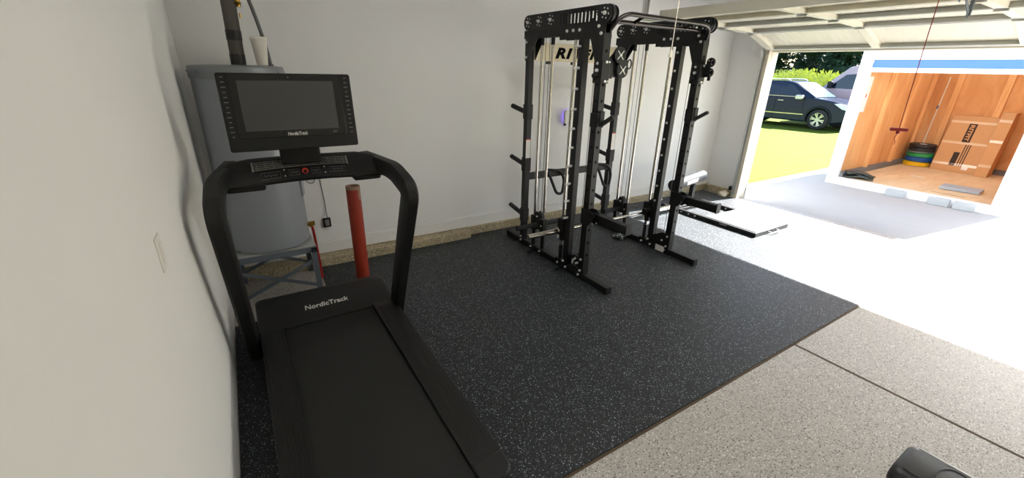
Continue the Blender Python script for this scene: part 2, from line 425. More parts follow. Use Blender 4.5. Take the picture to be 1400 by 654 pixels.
for x, sx in ((X0, 1), (X1, -1)):
    for y, sy in ((Y0, 1), (Y1, -1)):
        l = MB(); l.b2((x, y - .002 * sy, 0), (x + .04 * sx, y + .004 * sy, .44)); l.b2((x - .002 * sx, y, 0), (x + .004 * sx, y + .04 * sy, .44))
        l.cyl((x + .02 * sx, y - .004 * sy, .42), (x + .02 * sx, y - .012 * sy, .42), .008, n=8)
        l.build('leg', m_galv, S)
for y in (Y0 + .005, Y1 - .005):
    for a, b_ in ((.10, .33), (.33, .10)):
        MB().bar((X0 + .02, y + (.004 if a < .2 else -.004), a), (X1 - .02, y + (.004 if a < .2 else -.004), b_), .004, .028).build('brace', m_galv, S)
for x in (X0 + .005, X1 - .005):
    MB().bar((x, Y0 + .02, .10), (x, Y1 - .02, .33), .004, .028).build('brace', m_galv, S)
# cup on the heater
C = thing('foam_cup', (.52, -.33, 1.8055), 'tall white foam cup standing on top of the grey water heater', 'cup')
MB().lathe((.52, -.33, 1.8055), [(.030, 0), (.036, .002), (.052, .168), (.054, .172), (.051, .172)], 28).build('cup_body', m_foamcup, C)
MB().lathe((.52, -.33, 1.9755), [(.056, 0), (.057, .006), (.053, .010), (.05, .018), (.0, .018)], 28).build('lid', m_foamcup, C)
# red bollard
B = thing('bollard', (.985, -.62, 0), 'worn red steel pipe bollard standing in front of the grey water heater', 'bollard')
t = MB().lathe((.985, -.62, 0), [(.055, 0), (.055, .915), (.048, .918), (.048, .86), (.0, .86)], 32); t.build('pipe', m_boll, B)
MB().lathe((.985, -.62, 0), [(.0555, .893), (.0555, .9175), (.047, .919), (.047, .9), (.0555, .893)], 32, cap=False).build('scraped_rim', m_rust, B)
arc = MB(); secs = []
for i in range(5):
    a = math.radians(-62 + i * 9); r1 = .0562
    secs.append([(.985 + .054 * math.cos(a), -.62 + .054 * math.sin(a), .80 + abs(i - 2) * .01), (.985 + r1 * math.cos(a), -.62 + r1 * math.sin(a), .80 + abs(i - 2) * .01), (.985 + r1 * math.cos(a), -.62 + r1 * math.sin(a), .90), (.985 + .054 * math.cos(a), -.62 + .054 * math.sin(a), .90)])
arc.loft(secs).build('scrape_mark', m_rust, B)
# things on the walls
S = thing('light_switch', (0, -2.465, 1.245), 'ivory light switch plate on the left wall', 'light switch')
MB().b2((0, -2.502, 1.187), (.006, -2.428, 1.303)).build('wall_plate', m_switch, S, bevel=.003)
MB().b2((.004, -2.482, 1.212), (.010, -2.448, 1.278)).build('rocker', m_switch, S, bevel=.002)
o = thing('wall_socket', (.85, WY, .40), 'small black socket box on the back wall with a thin black wire above it', 'socket')
w = MB(); w.b2((.815, WY - .03, .36), (.885, WY, .45)); w.build('box', m_blk2, o, bevel=.004)
w = MB(); w.b2((.833, WY - .034, .375), (.867, WY - .028, .435)); w.build('face_plate', m_printd, o, bevel=.002)
w = MB().tube([(.86, WY - .012, .45), (.855, WY - .01, .62), (.84, WY - .008, .86), (.82, WY - .008, 1.05), (.80, WY - .006, 1.22), (.74, .02, 1.36), (.655, -.20, 1.42), (.63, -.26, 1.42)], .003, 6)
w.tube(smooth_path([(.63, -.24, 1.36), (.68, .0, 1.3), (.70, WY - .006, 1.15), (.715, WY - .008, .86), (.745, WY - .01, .80), (.79, WY - .01, .80), (.81, WY - .008, .86), (.80, WY - .006, 1.2), (.74, .02, 1.34), (.63, -.25, 1.39)], .05), .003, 6)
w.build('wire', m_blk2, o)
o = thing('plug_in_light', (3.72, WY, 1.29), 'white plug-in unit glowing violet on the back wall behind the rack', 'plug-in light')
MB().prism(rrect(3.665, 1.215, 3.785, 1.375, .025), 'y', WY - .065, WY - .022).build('housing', m_white, o, bevel=.006)
MB().prism(rrect(3.685, 1.235, 3.765, 1.355, .02), 'y', WY - .023, WY).build('violet_lamp', m_vio, o)
MB().b2((3.70, WY - .03, 1.19), (3.71, WY, 1.216)).build('stem', m_blk2, o)

# ------------------------------------------------------------------ treadmill
T = thing('treadmill', (.6, -2.0, .008), 'black folding treadmill with a large tilted touchscreen beside the left wall', 'treadmill')
Z0 = .008
MB().prism(rrect(.172, -3.01, 1.045, -1.05, .06), 'z', .07, .165).build('deck_frame', m_tm, T, bevel=.01)
b = MB().prism([(-2.93, .150), (-2.965, .165), (-2.965, .18), (-2.93, .19), (-1.28, .19), (-1.28, .15)], 'x', .306, .886); b.build('belt', m_belt, T)
for x0, x1 in ((.172, .304), (.888, 1.045)):
    r = MB().prism([(-2.90, .15), (-2.90, .205), (-1.28, .215), (-1.28, .15)], 'x', x0, x1)
    n = 9
    for k in range(n):
        x = x0 + .022 + k * (x1 - x0 - .05) / (n - 1)
        r.box((x, -2.12, .2085), (.005, 1.45, .006), Matrix.Rotation(math.radians(.35), 3, 'X'))
    r.build('side_rail', m_tmd if x0 > .5 else m_tm, T, bevel=.003)
for x0, x1, cs in ((.172, .304, (0, 0, 1, 0)), (.888, 1.045, (0, 0, 0, 1))):
    MB().prism(rrect(x0, -3.02, x1, -2.89, .07, 8, cs), 'z', .09, .207).build('end_cap', m_tmd, T, bevel=.008)
h = MB(); secs = []
prof = [(-1.335, .11), (-1.335, .205), (-1.27, .232), (-1.06, .272), (-.985, .268), (-.93, .23), (-.915, .11)]
for x, k in ((.165, .86), (.178, .95), (.205, 1), (1.005, 1), (1.032, .95), (1.045, .86)):
    cy = -1.13
    secs.append([(x, cy + (y - cy) * (k if y > -1.2 else 1), .11 + (z - .11) * (k * .4 + .6)) for y, z in prof])
h.loft(secs).build('motor_hood', m_tm, T, bevel=.008, seg=3)
sl = V((0, .21, .04)).normalized()
text('hood_lettering', 'NordicTrack', (.452, -1.232, .2405), (1, .03, 0), sl, .066, m_print, T, shear=.12, offset=.0012, width=.29)
for x in (.23, .98):
    MB().cyl((x, -2.80, .008), (x, -2.80, .08), .03, n=14).build('rubber_foot', m_blk2, T)
    MB().cyl((x - .04, -1.12, .062), (x + .04, -1.12, .062), .053, n=18).build('transport_wheel', m_blk2, T)
    MB().b2((x - .03, -1.5, .01), (x + .03, -1.05, .06)).build('base_foot', m_tm, T, bevel=.008)
def sweep_rect(path, hw, hd):
    path = [V(p) for p in path]; secs = []
    for i, p in enumerate(path):
        d = (path[min(i + 1, len(path) - 1)] - path[max(i - 1, 0)]).normalized()
        n = d.cross(V((1, 0, 0))).normalized(); s_ = n.cross(d)
        w = hw[i] if isinstance(hw, list) else hw; q = hd[i] if isinstance(hd, list) else hd
        c = .35
        oct_ = [(1, 1 - c), (1 - c, 1), (-1 + c, 1), (-1, 1 - c), (-1, -1 + c), (-1 + c, -1), (1 - c, -1), (1, -1 + c)]
        secs.append([p + s_ * a * w + n * b_ * q for a, b_ in oct_])
    return MB().loft(secs)
for x, xi in ((.122, .21), (1.058, .965)):
    path = smooth_path([(x, -1.30, .06), (x, -1.60, .70), (x, -1.83, 1.165), (x + (xi - x) * .12, -1.58, 1.232), (xi, -1.20, 1.245)], .075, 6)
    n = len(path); hd = [.062] * n
    for i in range(n):
        tt = i / (n - 1); hd[i] = .064 if tt < .45 else .064 - .016 * (tt - .45) / .55
    sweep_rect(path, .040, hd).build('upright', m_tmd, T, ang=50)
# console bar between the handrails
secs = []
xs = [.15, .21, .30, .40, .50, .60, .70, .80, .88, .965, 1.02]
for x in xs:
    u = (x - .585) / .43; bow = .06 * (1 - u * u); e = max(0, abs(u) - .72) / .28
    yb = -1.47 + bow; zl = 1.172 + .012 * (1 - u * u) + .01 * e; zt = 1.318 - .035 * e * e
    secs.append([(x, yb, zl), (x, yb - .012, zl + .018), (x, yb + .035, zl + .075), (x, yb + .085, zt - .012), (x, yb + .11, zt), (x, yb + .20, zt - .02), (x, yb + .23, zl + .06), (x, yb + .20, zl - .005)])
MB().loft(secs).build('console', m_tm, T, bevel=.006, ang=40)
def conpt(x, t, lift=.002):
    """point on the slanted console panel, t from lower lip to top"""
    u = (x - .585) / .43; bow = .06 * (1 - u * u); yb = -1.47 + bow; zl = 1.172 + .012 * (1 - u * u); zt = 1.318
    a = V((x, yb - .012, zl + .018)); b_ = V((x, yb + .035, zl + .075)); c = V((x, yb + .085, zt - .012))
    n1 = V((0, -.77, .64)); 
    return (a.lerp(b_, t * 2) if t < .5 else b_.lerp(c, t * 2 - 1)) + n1 * lift
g = MB()
for k in range(5):
    t_ = .56 + k * .085
    P = [conpt(.315 + i * .05, t_, .003) for i in range(11)]
    g.tube(P, .0022, 6)
for i in range(2): g.tube([conpt(.312 + i * .506, .52, .003), conpt(.312 + i * .506, .93, .003)], .004, 6)
for i in range(12): g.tube([conpt(.335 + i * .042, .54, .002), conpt(.335 + i * .042, .92, .002)], .001, 5)
g.build('fan_grille', m_grill, T)
k = MB().cyl(conpt(.575, .3, -.004), conpt(.575, .3, .014), .017, n=20); kk = k.build('safety_key', m_red, T, bevel=.003)
MB().cyl(conpt(.575, .24, .012), conpt(.575, .24, .018), .008, n=14).build('key_slot', m_bezel, kk)
def rectline(x0, x1, t0, t1, r=.0009):
    return [conpt(x0, t0, .001), conpt(x1, t0, .001), conpt(x1, t1, .001), conpt(x0, t1, .001)]
for x0, x1, t0, t1 in ((.345, .445, .14, .40), (.49, .545, .18, .42), (.61, .655, .18, .42), (.71, .80, .2, .42)):
    bm_ = MB().tube(rectline(x0, x1, t0, t1), .0009, 5, closed=True)
    q = MB
    m_ = (t0 + t1) / 2
    bm_.tube([conpt(x0 + (x1 - x0) * (.15 + .07 * i), m_ + .05 * math.sin(i * 2.2), .001) for i in range(11)], .0012, 5)
    bm_.build('button', m_printd, T)
for x in (.467, .683):
    for t_ in (.44, .18): MB().cyl(conpt(x, t_, 0), conpt(x, t_, .002), .004, n=10).build('arrow_button', m_print, T)
for x0, x1 in ((.17, .36), (.835, 1.0)):
    MB().prism(rrect(x0, 1.160, x1, 1.195, .015), 'y', -1.45, -1.33).build('pulse_grip', m_blk2, T, bevel=.006)
MB().b2((.462, -1.40, 1.28), (.672, -1.33, 1.42)).build('screen_post', m_blk2, T, bevel=.01)
# touchscreen, tilted back
def SCR(x, z, d=0):       # point on the screen plane; d = towards the user
    t_ = (z - 1.38) / .39
    return V((x, -1.468 + .05 * t_ - d, z - .1 * d * 0))
def scr_poly(pts, d0, d1):
    mb = MB(); n = len(pts); vs = [SCR(x, z, d0) for x, z in pts] + [SCR(x, z, d1) for x, z in pts]
    return mb.add(vs, [(i, (i + 1) % n, n + (i + 1) % n, n + i) for i in range(n)] + [tuple(range(n))[::-1], tuple(range(n, 2 * n))])
hs = scr_poly(rrect(.232, 1.380, .880, 1.772, .012), -.045, 0).build('screen_housing', m_tmd, T, bevel=.006)
scr_poly(rrect(.283, 1.447, .822, 1.770, .006), -.01, .004).build('bezel', m_bezel, hs, bevel=.002)
scr_poly([(.318, 1.484), (.782, 1.484), (.782, 1.736), (.318, 1.736)], .003, .0048).build('display', m_glass, hs)
text('screen_lettering', 'NordicTrack', SCR(.512, 1.4555, .005), (1, 0, 0), (0, .125, 1), .026, m_print, hs, shear=.12, offset=.0006, width=.1)
text('screen_badge', 'iFIT', SCR(.745, 1.459, .005), (1, 0, 0), (0, .125, 1), .016, m_printd, hs, shear=.1)
for side, xa in (('l', .258), ('r', .850)):
    for k in range(13):
        mb = MB(); z = 1.752 - k * .0245; w_ = .006 + .004 * ((k * 7) % 3) / 2
        P0 = SCR(xa - w_, z, .0006); mb.box(P0 + V((w_, 0, 0)), (w_ * 2, .0014, .004))
        mb.build('button_legend', m_printd, hs)
mb = MB(); mb.cyl(SCR(.56, 1.753, .003), SCR(.56, 1.753, .0052), .004, n=12); mb.build('camera_dot', m_printd, hs)

# ------------------------------------------------------------------ power rack
R0 = thing('power_rack', (3.375, -.95, .008), 'tall black steel power rack with cable columns and a chrome sliding bar', 'power rack')
XL, XR = 2.775, 3.975
ZB, ZT = .008, 2.16
YR, YS, YF = -.465, -1.235, -1.465      # rear post, bar post, front post
for X, sg in ((XL, 1), (XR, -1)):       # sg points to the middle of the rack
    out = -sg
    b = MB().b2((X - .03, -1.815, .012), (X + .03, -.165, .072)); bb = b.build('base_beam', m_blk, R0, bevel=.004)
    for y in (-1.8165, -.164): MB().b2((X - .032, y - .0035, .010), (X + .032, y + .0035, .075)).build('end_cap', m_blk2, bb, bevel=.003)
    for hw_, y0_, y1_ in ((.045, -1.815, -1.78), (.06, -.36, -.17)): MB().b2((X - hw_, y0_, ZB), (X + hw_, y1_, .015)).build('floor_plate', m_blk, bb)
    # posts
    p = MB().b2((X - .03, YR - .03, .07), (X + .03, YR + .03, 2.10)); rp = p.build('rear_post', m_blk, R0, bevel=.004)
    p = MB()
    for z in (.35, .90, 1.43):
        p.cyl((X, YR + .02, z - .01), (X, -.175, z + .035), .024, n=16)
        p.b2((X - .036, YR - .036, z - .07), (X + .036, YR + .036, z + .07))
        p.build('plate_peg', m_foam, rp, bevel=.003); p = MB()
    for z in (.95, ):
        MB().b2((X - .031, YR - .0325, .95), (X + .022, YR - .0305, 1.16)).build('sticker', m_lblw, rp)
        MB().b2((X - .031, YR - .033, 1.155), (X + .022, YR - .031, 1.165)).build('sticker_band', m_lblr, rp)
    p = MB().b2((X - .03, YS - .035, .07), (X + .03, YS + .035, 2.10)); sp = p.build('bar_post', m_blk, R0, bevel=.004)
    for k in range(10):
        z = 2.005 - k * .162
        q = MB(); q.cyl((X + sg * .037, YS + .005, z), (X + out * .078, YS + .005, z), .0115, n=12)
        q.build('bar_stop_pin', m_zinc, sp)
    p = MB(); p.b2((X - .03, YF - .035, .07), (X + .03, YF + .035, 2.16)); p.mi = 1
    for k in range(15):
        z = .26 + k * .122
        p.cyl((X, YF - .0335, z), (X, YF - .0358, z), .0125, n=12)
        if k > 2: p.cyl((X - .0285, YF, z), (X - .0308, YF, z), .009, n=10)
    fp = p.build('front_post', [m_blk, m_hole], R0, bevel=.0)
    # foot gusset joining bar post and front post to the base
    for q in (sg,):
        MB().prism([(YS - .02, .075), (YS - .02, .16), (YF + .07, .24), (YF - .033, .24), (YF - .033, .075)], 'x', X + q * .031, X + q * .037).build('foot_gusset', m_blk, R0)
    for y, z in ((YF, .21), (YF + .06, .15), (YF, .10), (YS + .02, .10), (YS - .02, .05), (YF + .02, .05), (-.66, .05), (-.82, .05), (-1.13, .05), (YR, .06), (YR, .10)):
        MB().cyl((X - .044, y, z), (X + .044, y, z), .011, n=8).build('bolt', m_zinc, R0)
    # low pulley between the posts
    lp = MB().cyl((X - .012, -1.36, .16), (X + .012, -1.36, .16), .05, n=24); lp.build('low_pulley', m_blk2, R0, bevel=.004)
    lq = MB(); lq.prism([(-1.40, .19), (-1.385, .205), (-1.345, .17), (-1.34, .13), (-1.355, .125), (-1.365, .16)], 'x', X + out * .032 - .004, X + out * .032 + .004); lq.build('pulley_bracket', m_zinc, R0)
    # top beam, pulley plates with slots, gussets
    tb = MB().b2((X - .03, -1.50, 2.09), (X + .03, -.40, 2.16)); tb.build('top_beam', m_blk, R0, bevel=.004)
    for q in (-1, 1):
        pl = MB()
        xa, xb = X + q * .034, X + q * .040
        zb_, zt_ = 2.14, 2.285
        def rnd_rear():
            out_ = [(-.96, zt_), (-.96, 2.17), (-.96, zb_)]
            for i in range(9):
                a = math.radians(270 + 180 * i / 8); out_.append((-.47 + .065 * math.cos(a), 2.222 + .063 * math.sin(a)))
            return out_
        pl.prism(rnd_rear(), 'x', xa, xb)
        fr = [(-1.41, zt_), (-1.41, 2.10), (-1.50, 2.06)]
        for i in range(9):
            a = math.radians(-90 - 180 * i / 8); fr.append((-1.49 + .065 * math.cos(a), 2.222 + .063 * math.sin(a)))
        pl.prism(fr, 'x', xa, xb)
        pl.b2((xa, -1.41, 2.262), (xb, -.96, zt_)); pl.b2((xa, -1.41, 2.06), (xb, -.96, 2.178))
        for k in range(8):
            y = -.972 - k * .0445
            pl.b2((xa, y - .0235, 2.17), (xb, y, 2.27))
        # cut-out emblem beside the slots
        pl.b2((xa, -1.345, 2.225), (xb, -1.32, 2.27)); pl.b2((xa, -1.385, 2.17), (xb, -1.372, 2.235)); pl.b2((xa, -1.41, 2.232), (xb, -1.365, 2.243)); pl.b2((xa, -1.36, 2.17), (xb, -1.33, 2.2))
        pl.build('pulley_plate', m_blk, R0)
    for y in (-.475, -.645, -.82, -1.49):
        w_ = MB().cyl((X - .014, y, 2.225), (X + .014, y, 2.225), .052 if y != -1.49 else .064, n=24)
        pw = w_.build('top_pulley', m_blk2, R0, bevel=.003)
        MB().cyl((X - .052, y, 2.225), (X + .052, y, 2.225), .014, n=10).build('pulley_bolt', m_zinc, pw)
        for i in range(6):  # bright dots stand in for light showing through the plate holes
            a = i * PI / 3 + .2; yy = y + .036 * math.cos(a); zz = 2.225 + .036 * math.sin(a)
            MB().cyl((X - .0415, yy, zz), (X + .0415, yy, zz), .0062, n=8).build('hole_light_dot', m_zinc, pw)
    for y, z in ((-1.06, 2.125), (-1.14, 2.125), (-1.22, 2.125), (-1.44, 2.14), (-1.47, 2.09)):
        MB().cyl((X - .05, y, z), (X + .05, y, z), .012, n=8).build('bolt', m_zinc, R0)
    for q in (-1, 1):
        MB().prism([(-1.33, 2.10), (-1.50, 2.10), (-1.50, 1.84), (-1.44, 1.84)], 'x', X + q * .031, X + q * .037).build('corner_gusset', m_blk, R0)
        MB().prism([(-.64, 2.10), (-.435, 2.10), (-.435, 1.90), (-.50, 1.90)], 'x', X + q * .031, X + q * .037).build('corner_gusset', m_blk, R0)
    for y, z in ((-1.46, 1.88), (-.46, 1.93), (-.46, 2.06)):
        MB().cyl((X - .046, y, z), (X + .046, y, z), .011, n=8).build('bolt', m_zinc, R0)
    # chrome guide rods
    for y in (-.66, -.82):
        rd = MB().cyl((X, y, .07), (X, y, 2.09), .0135, n=16).build('guide_rod', m_chrome, R0)
        MB().cyl((X, y, 2.03), (X, y, 2.09), .018, n=14).build('rod_collar', m_blk2, rd)
        MB().cyl((X, y, .07), (X, y, .235), .021, n=14).build('rod_socket', m_blk2, rd)
    MB().cyl((X, -1.13, .07), (X, -1.13, 2.09), .0135, n=16).build('bar_guide_rod', m_chrome, R0)
    sk = MB().cyl((X, -1.13, .07), (X, -1.13, .235), .021, n=14); sk.b2((X - .03, -1.17, .06), (X + .03, -1.09, .09)); sk.build('rod_socket', m_blk2, R0)
    MB().cyl((X, -1.13, .235), (X, -1.13, .29), .017, n=14).build('damper_spring', m_chrome, R0)
    for y in (-.715, -.775, -1.385):
        MB().cyl((X, y, .20), (X, y, 2.2), .0028, n=6).build('cable', m_cable, R0)
    # weight trolley on the twin rods with two plate horns
    tr = MB(); tr.b2((X - .028, -.85, .235), (X + .028, -.79, .40)); tr.b2((X - .028, -.69, .235), (X + .028, -.63, .40)); tr.b2((X - .022, -.80, .27), (X + .022, -.68, .36))
    tw = tr.build('weight_trolley', m_blk2, R0, bevel=.006)
    for q in (-1, 1):
        MB().prism([(-.70, .36), (-.70, .43), (-.72, .46), (-.76, .46), (-.78, .43), (-.78, .36)], 'x', X + q * .0195 - .0025, X + q * .0195 + .0025).build('pulley_cheek', m_blk, tw)
    tr = MB().cyl((X - .012, -.74, .41), (X + .012, -.74, .41), .043, n=22); tr.build('trolley_pulley', m_blk2, tw, bevel=.003)
    for y, z in ((-.82, .33), (-.74, .41), (-.66, .28)):
        MB().cyl((X - .036, y, z), (X + .036, y, z), .009, n=8).build('bolt', m_zinc, tw)
    for q in (-1, 1):
        MB().cyl((X + q * .02, -.74, .318), (X + q * .275, -.74, .318), .0245, n=18).build('plate_horn', m_foam, tw, bevel=.004)
    # sliding bar carriage
    cr = MB(); cr.b2((X - .03, -1.175, .29), (X + .03, -1.085, .50)); cr.prism([(-1.13, .33), (-1.13, .50), (-1.165, .55), (-1.20, .55), (-1.215, .50), (-1.20, .33)], 'x', X - .012, X + .012)
    cr.cyl((X - .05, -1.13, .39), (X + .05, -1.13, .39), .04, n=22); cr.cyl((X + sg * .04, -1.19, .43), (X + sg * .07, -1.19, .43), .02, n=12)
    cc = cr.build('bar_carriage', m_blk2, R0, bevel=.004)
    cr = MB().b2((X - .0315, -1.125, .296), (X - .0300, -1.09, .35)); cr.build('sticker', m_lblw, cc)
    # lifting hook on the front post
    jz = 1.395
    jh = MB(); jh.b2((X - .036, YF - .045, jz), (X + .036, YF + .04, jz + .115)); jk = jh.build('bar_hook', m_blk, R0, bevel=.004)
    jh = MB(); jh.bar((X + .01, YF - .03, jz + .015), (X + .02, YF - .165, jz + .10), .035, .03); jh.bar((X + .01, YF - .045, jz + .01), (X + .01, YF - .045, jz + .13), .05, .016, up=(0, 1, 0)); jh.build('hook_arm', m_foam, jk, bevel=.005)
    # safety arm
    sa = MB(); sa.b2((X + .005, -1.915, .595), (X + .055, YF - .02, .665)); so = sa.build('safety_arm', m_blk, R0, bevel=.004)
    for xq in (.037, -.037):
        MB().prism([(YF + .045, .56), (YF + .045, .70), (YF - .06, .70), (YF - .13, .665), (YF - .06, .56)], 'x', X + xq - .003, X + xq + .003).build('arm_bracket', m_blk, so)
    MB().b2((X + .002, -1.922, .592), (X + .058, -1.912, .69)).build('arm_stop', m_blk2, so)
    MB().b2((X + .002, -1.91, .664), (X + .058, YF - .06, .671)).build('arm_pad', m_foam, so)
    # warning sticker at the foot
    if sg < 0:
        MB().b2((X - .0392, YF + .02, .02), (X - .0312, YF + .13, .085)).build('sticker', m_lblw, R0)
# adjustable pulley carriages on the front posts
def pulley_disc(mb_, c, ax, r=.047):
    mb_.cyl(V(c) - V(ax) * .011, V(c) + V(ax) * .011, r, n=26)
def spokes(c, ax, r=.034):
    ax = V(ax); u = V((0, 0, 1)); s_ = ax.cross(u).normalized(); mb_ = MB(); c = V(c)
    mb_.cyl(c - ax * .004, c + ax * .008, .009, n=10)
    for a in (45, 135):
        d = s_ * math.cos(math.radians(a)) + u * math.sin(math.radians(a))
        mb_.bar(c - d * r + ax * .001, c + d * r + ax * .001, .005, .003, up=ax)
    return mb_
for X, face in ((XL, 'y'), (XR, 'x')):
    c_ = MB(); c_.b2((X - .042, YF - .048, 1.735), (X + .042, YF + .048, 1.905))
    for z in (1.76, 1.80, 1.84, 1.88): c_.cyl((X - .042, YF + .03, z), (X - .052, YF + .03, z), .01, n=8)
    ca = c_.build('cable_carriage', m_blk, R0, bevel=.004)
    for z in (1.75, 1.89):
        MB().cyl((X, YF - .045, z), (X, YF - .056, z), .010, n=10).build('carriage_bolt', m_zinc, ca); MB().cyl((X + .03, YF - .045, z), (X + .03, YF - .054, z), .007, n=8).build('carriage_bolt', m_zinc, ca)
    MB().cyl((X - .04, YF, 1.83), (X - .058, YF, 1.83), .012, n=8).build('carriage_bolt', m_zinc, ca)
    k_ = MB().cyl((X - .042, YF, 1.79), (X - .085, YF + .0, 1.79), .018, n=14); k_.build('pull_knob', m_blk2, ca, bevel=.004)
    if face == 'y':
        arm = MB(); arm.prism([(X + .03, 1.79), (X + .03, 1.86), (X + .16, 1.985), (X + .215, 1.975), (X + .215, 1.92), (X + .265, 1.86), (X + .26, 1.80), (X + .21, 1.775)], 'y', YF + .022, YF + .028); 
        arm.b2((X + .03, YF + .0, 1.77), (X + .12, YF + .05, 1.86))
        arm.build('pulley_arm', m_blk, ca)
        for cx, cz in ((X + .185, 1.945), (X + .225, 1.835)):
            d_ = MB(); pulley_disc(d_, (cx, YF + .005, cz), (0, -1, 0), .062); dd = d_.build('swivel_pulley', m_blk2, ca, bevel=.003)
            spokes((cx, YF - .007, cz), (0, -1, 0), .044).build('pulley_spokes', m_zinc, dd)
        cb = MB().b2((X + .24, YF + .02, 1.885), (X + .30, YF + .05, 1.915)); cb.build('cable_stop', m_blk2, ca, bevel=.006)
        ring = [V((X + .345 + .022 * math.cos(a) , YF + .045, 1.882 + .035 * math.sin(a))) for a in [i * PI / 8 for i in range(16)]]
        MB().tube(ring, .0055, 8, closed=True).build('snap_hook', m_blk2, ca)
    else:
        for cz in (1.92, 1.835):
            d_ = MB(); pulley_disc(d_, (X + .045, YF - .085, cz), (-1, 0, 0), .04); dd = d_.build('swivel_pulley', m_blk2, ca, bevel=.003)
            spokes((X + .034, YF - .085, cz), (-1, 0, 0), .03).build('pulley_spokes', m_zinc, dd)
        arm = MB(); arm.prism([(YF - .04, 1.79), (YF - .04, 1.87), (YF - .07, 1.93), (YF - .10, 1.93), (YF - .11, 1.80)], 'x', X + .018, X + .022); arm.build('pulley_arm', m_blk, ca)
        cb = MB().cyl((X + .045, YF - .09, 1.765), (X + .045, YF - .09, 1.80), .014, n=12); cb.build('cable_stop', m_blk2, ca)
# bars across
MB().b2((XL + .03, YR - .025, .735), (XR - .03, YR + .025, .805)).build('rear_crossbeam', m_blk, R0, bevel=.004)
MB().b2((XL + .03, -.36, .012), (XR - .03, -.32, .05)).build('base_crossbeam', m_blk, R0, bevel=.004)
for x0, lean in ((3.03, 1), (3.74, 1)):
    lp = smooth_path([(x0, YR - .02, .82), (x0 + .17, YR - .05, .80), (x0 + .225, YR - .06, .70), (x0 + .20, YR - .07, .54), (x0 + .12, YR - .07, .55), (x0 + .03, YR - .05, .75), (x0, YR - .02, .82)], .07, 5)
    MB().tube(lp, .0155, 12).build('dip_handle', m_foam, R0)
# sign plate
sgn = MB().b2((XL + .02, YR - .038, 1.90), (XR - .02, YR - .032, 2.065)).build('sign_plate', m_sign, R0)
sgn['label'] = 'silver plate with slanted black lettering'
text('sign_lettering', 'RITFIT', (3.045, YR - .0395, 1.935), (1, 0, 0), (0, 0, 1), .128, m_hole, sgn, shear=.28, offset=.0065, width=.67, spacing=1.18)
for x in (2.83, 3.0, 3.19, 3.9): MB().cyl((x, YR - .045, 1.915), (x, YR - .036, 1.915), .008, n=8).build('sign_bolt', m_zinc, sgn)
for x in (2.95, 3.26): MB().b2((x, YR - .04, 1.875), (x + .05, YR - .02, 1.902)).build('sign_clip', m_blk, sgn)
# pull-up bars
pb = MB().tube(smooth_path([(XL + .02, -1.48, 2.10), (XL + .055, -1.54, 2.19), (XL + .12, -1.57, 2.225), (XR - .16, -1.57, 2.215), (XR - .06, -1.55, 2.19), (XR, -1.48, 2.09)], .06, 6), .0165, 14)
pb.build('pull_up_bar', m_bronze, R0)
pb = MB().tube(smooth_path([(XL + .04, -1.46, 2.17), (XL + .15, -1.46, 2.18), (XR - .15, -1.46, 2.18), (XR - .03, -1.46, 2.17)], .05, 4), .0165, 14)
for x in (3.07, 3.68): pb.cyl((x, -1.57, 2.222), (x, -1.46, 2.18), .013, n=12)
pb.build('inner_grip_bar', m_bronze, R0)
# sliding bar
sb = MB().cyl((XL - .03, -1.13, .385), (XR + .03, -1.13, .385), .0145, n=16).build('sliding_bar', m_chrome, R0)
for X, q in ((XL, -1), (XR, 1)):
    s_ = MB().cyl((X + q * .05, -1.13, .385), (X + q * .40, -1.13, .385), .0255, n=24); s_.cyl((X + q * .045, -1.13, .385), (X + q * .065, -1.13, .385), .037, n=24)
    s_.build('bar_sleeve', m_chrome, sb, bevel=.003)
# little step plates at the base
for y in (-.72, -1.20):
    MB().bar((XL - .03, y, .04), (XL - .13, y - .03, .03), .02, .02).build('base_hook', m_blk, R0, bevel=.003)

# ------------------------------------------------------------------ platform with roller beside the rack
P = thing('exercise_platform', (5.68, -.95, .008), 'low black floor platform with twin rails and a padded roller by the garage door', 'exercise platform')
fr = MB()
for x in (5.335, 6.035):
    q = MB(); q.b2((x - .022, -1.66 if x < 5.5 else -1.0, .012), (x + .022, -.22, .06))
    rl = q.build('rail', m_blk, P, bevel=.003)
    for y in (-.62, -.74, -.84):
        MB().cyl((x - .034, y, .036), (x + .034, y, .036), .011, n=8).build('rail_bolt', m_zinc, rl)
MB().b2((5.357, -.30, .012), (6.013, -.24, .055)).build('cross_rail', m_blk, P, bevel=.003)
MB().b2((5.357, -.56, .012), (6.013, -.50, .055)).build('cross_rail', m_blk, P, bevel=.003)
MB().b2((5.36, -1.66, .010), (6.05, -.98, .064)).build('foot_plate', m_steelpl, P, bevel=.004)
MB().b2((5.313, -1.674, .010), (6.056, -1.660, .062)).build('front_rail', m_blk, P, bevel=.003)
h_ = MB().tube(smooth_path([(5.60, -1.66, .04), (5.60, -1.725, .035), (5.78, -1.725, .035), (5.78, -1.66, .04)], .03), .006, 8); h_.build('handle', m_zinc, P)
MB().b2((5.31, -1.30, .03), (5.3125, -1.2, .052)).build('sticker', m_printd, P)
MB().b2((5.57, -.56, .05), (5.63, -.50, .37)).build('roller_post', m_blk, P, bevel=.004)
rp0, rp1 = V((5.11, -.565, .413)), V((5.83, -.50, .47)); ax = (rp1 - rp0).normalized()
rl = MB().cyl(rp0, rp1, .075, n=32).build('roller_pad', m_sheen, P, bevel=.012)
q = MB()
q.cyl(rp0 - ax * .002, rp0 + ax * .012, .078, n=32); q.build('roller_end', m_blk2, rl, bevel=.004)
mid = rp0.lerp(rp1, .50); 
q = MB(); secs = []
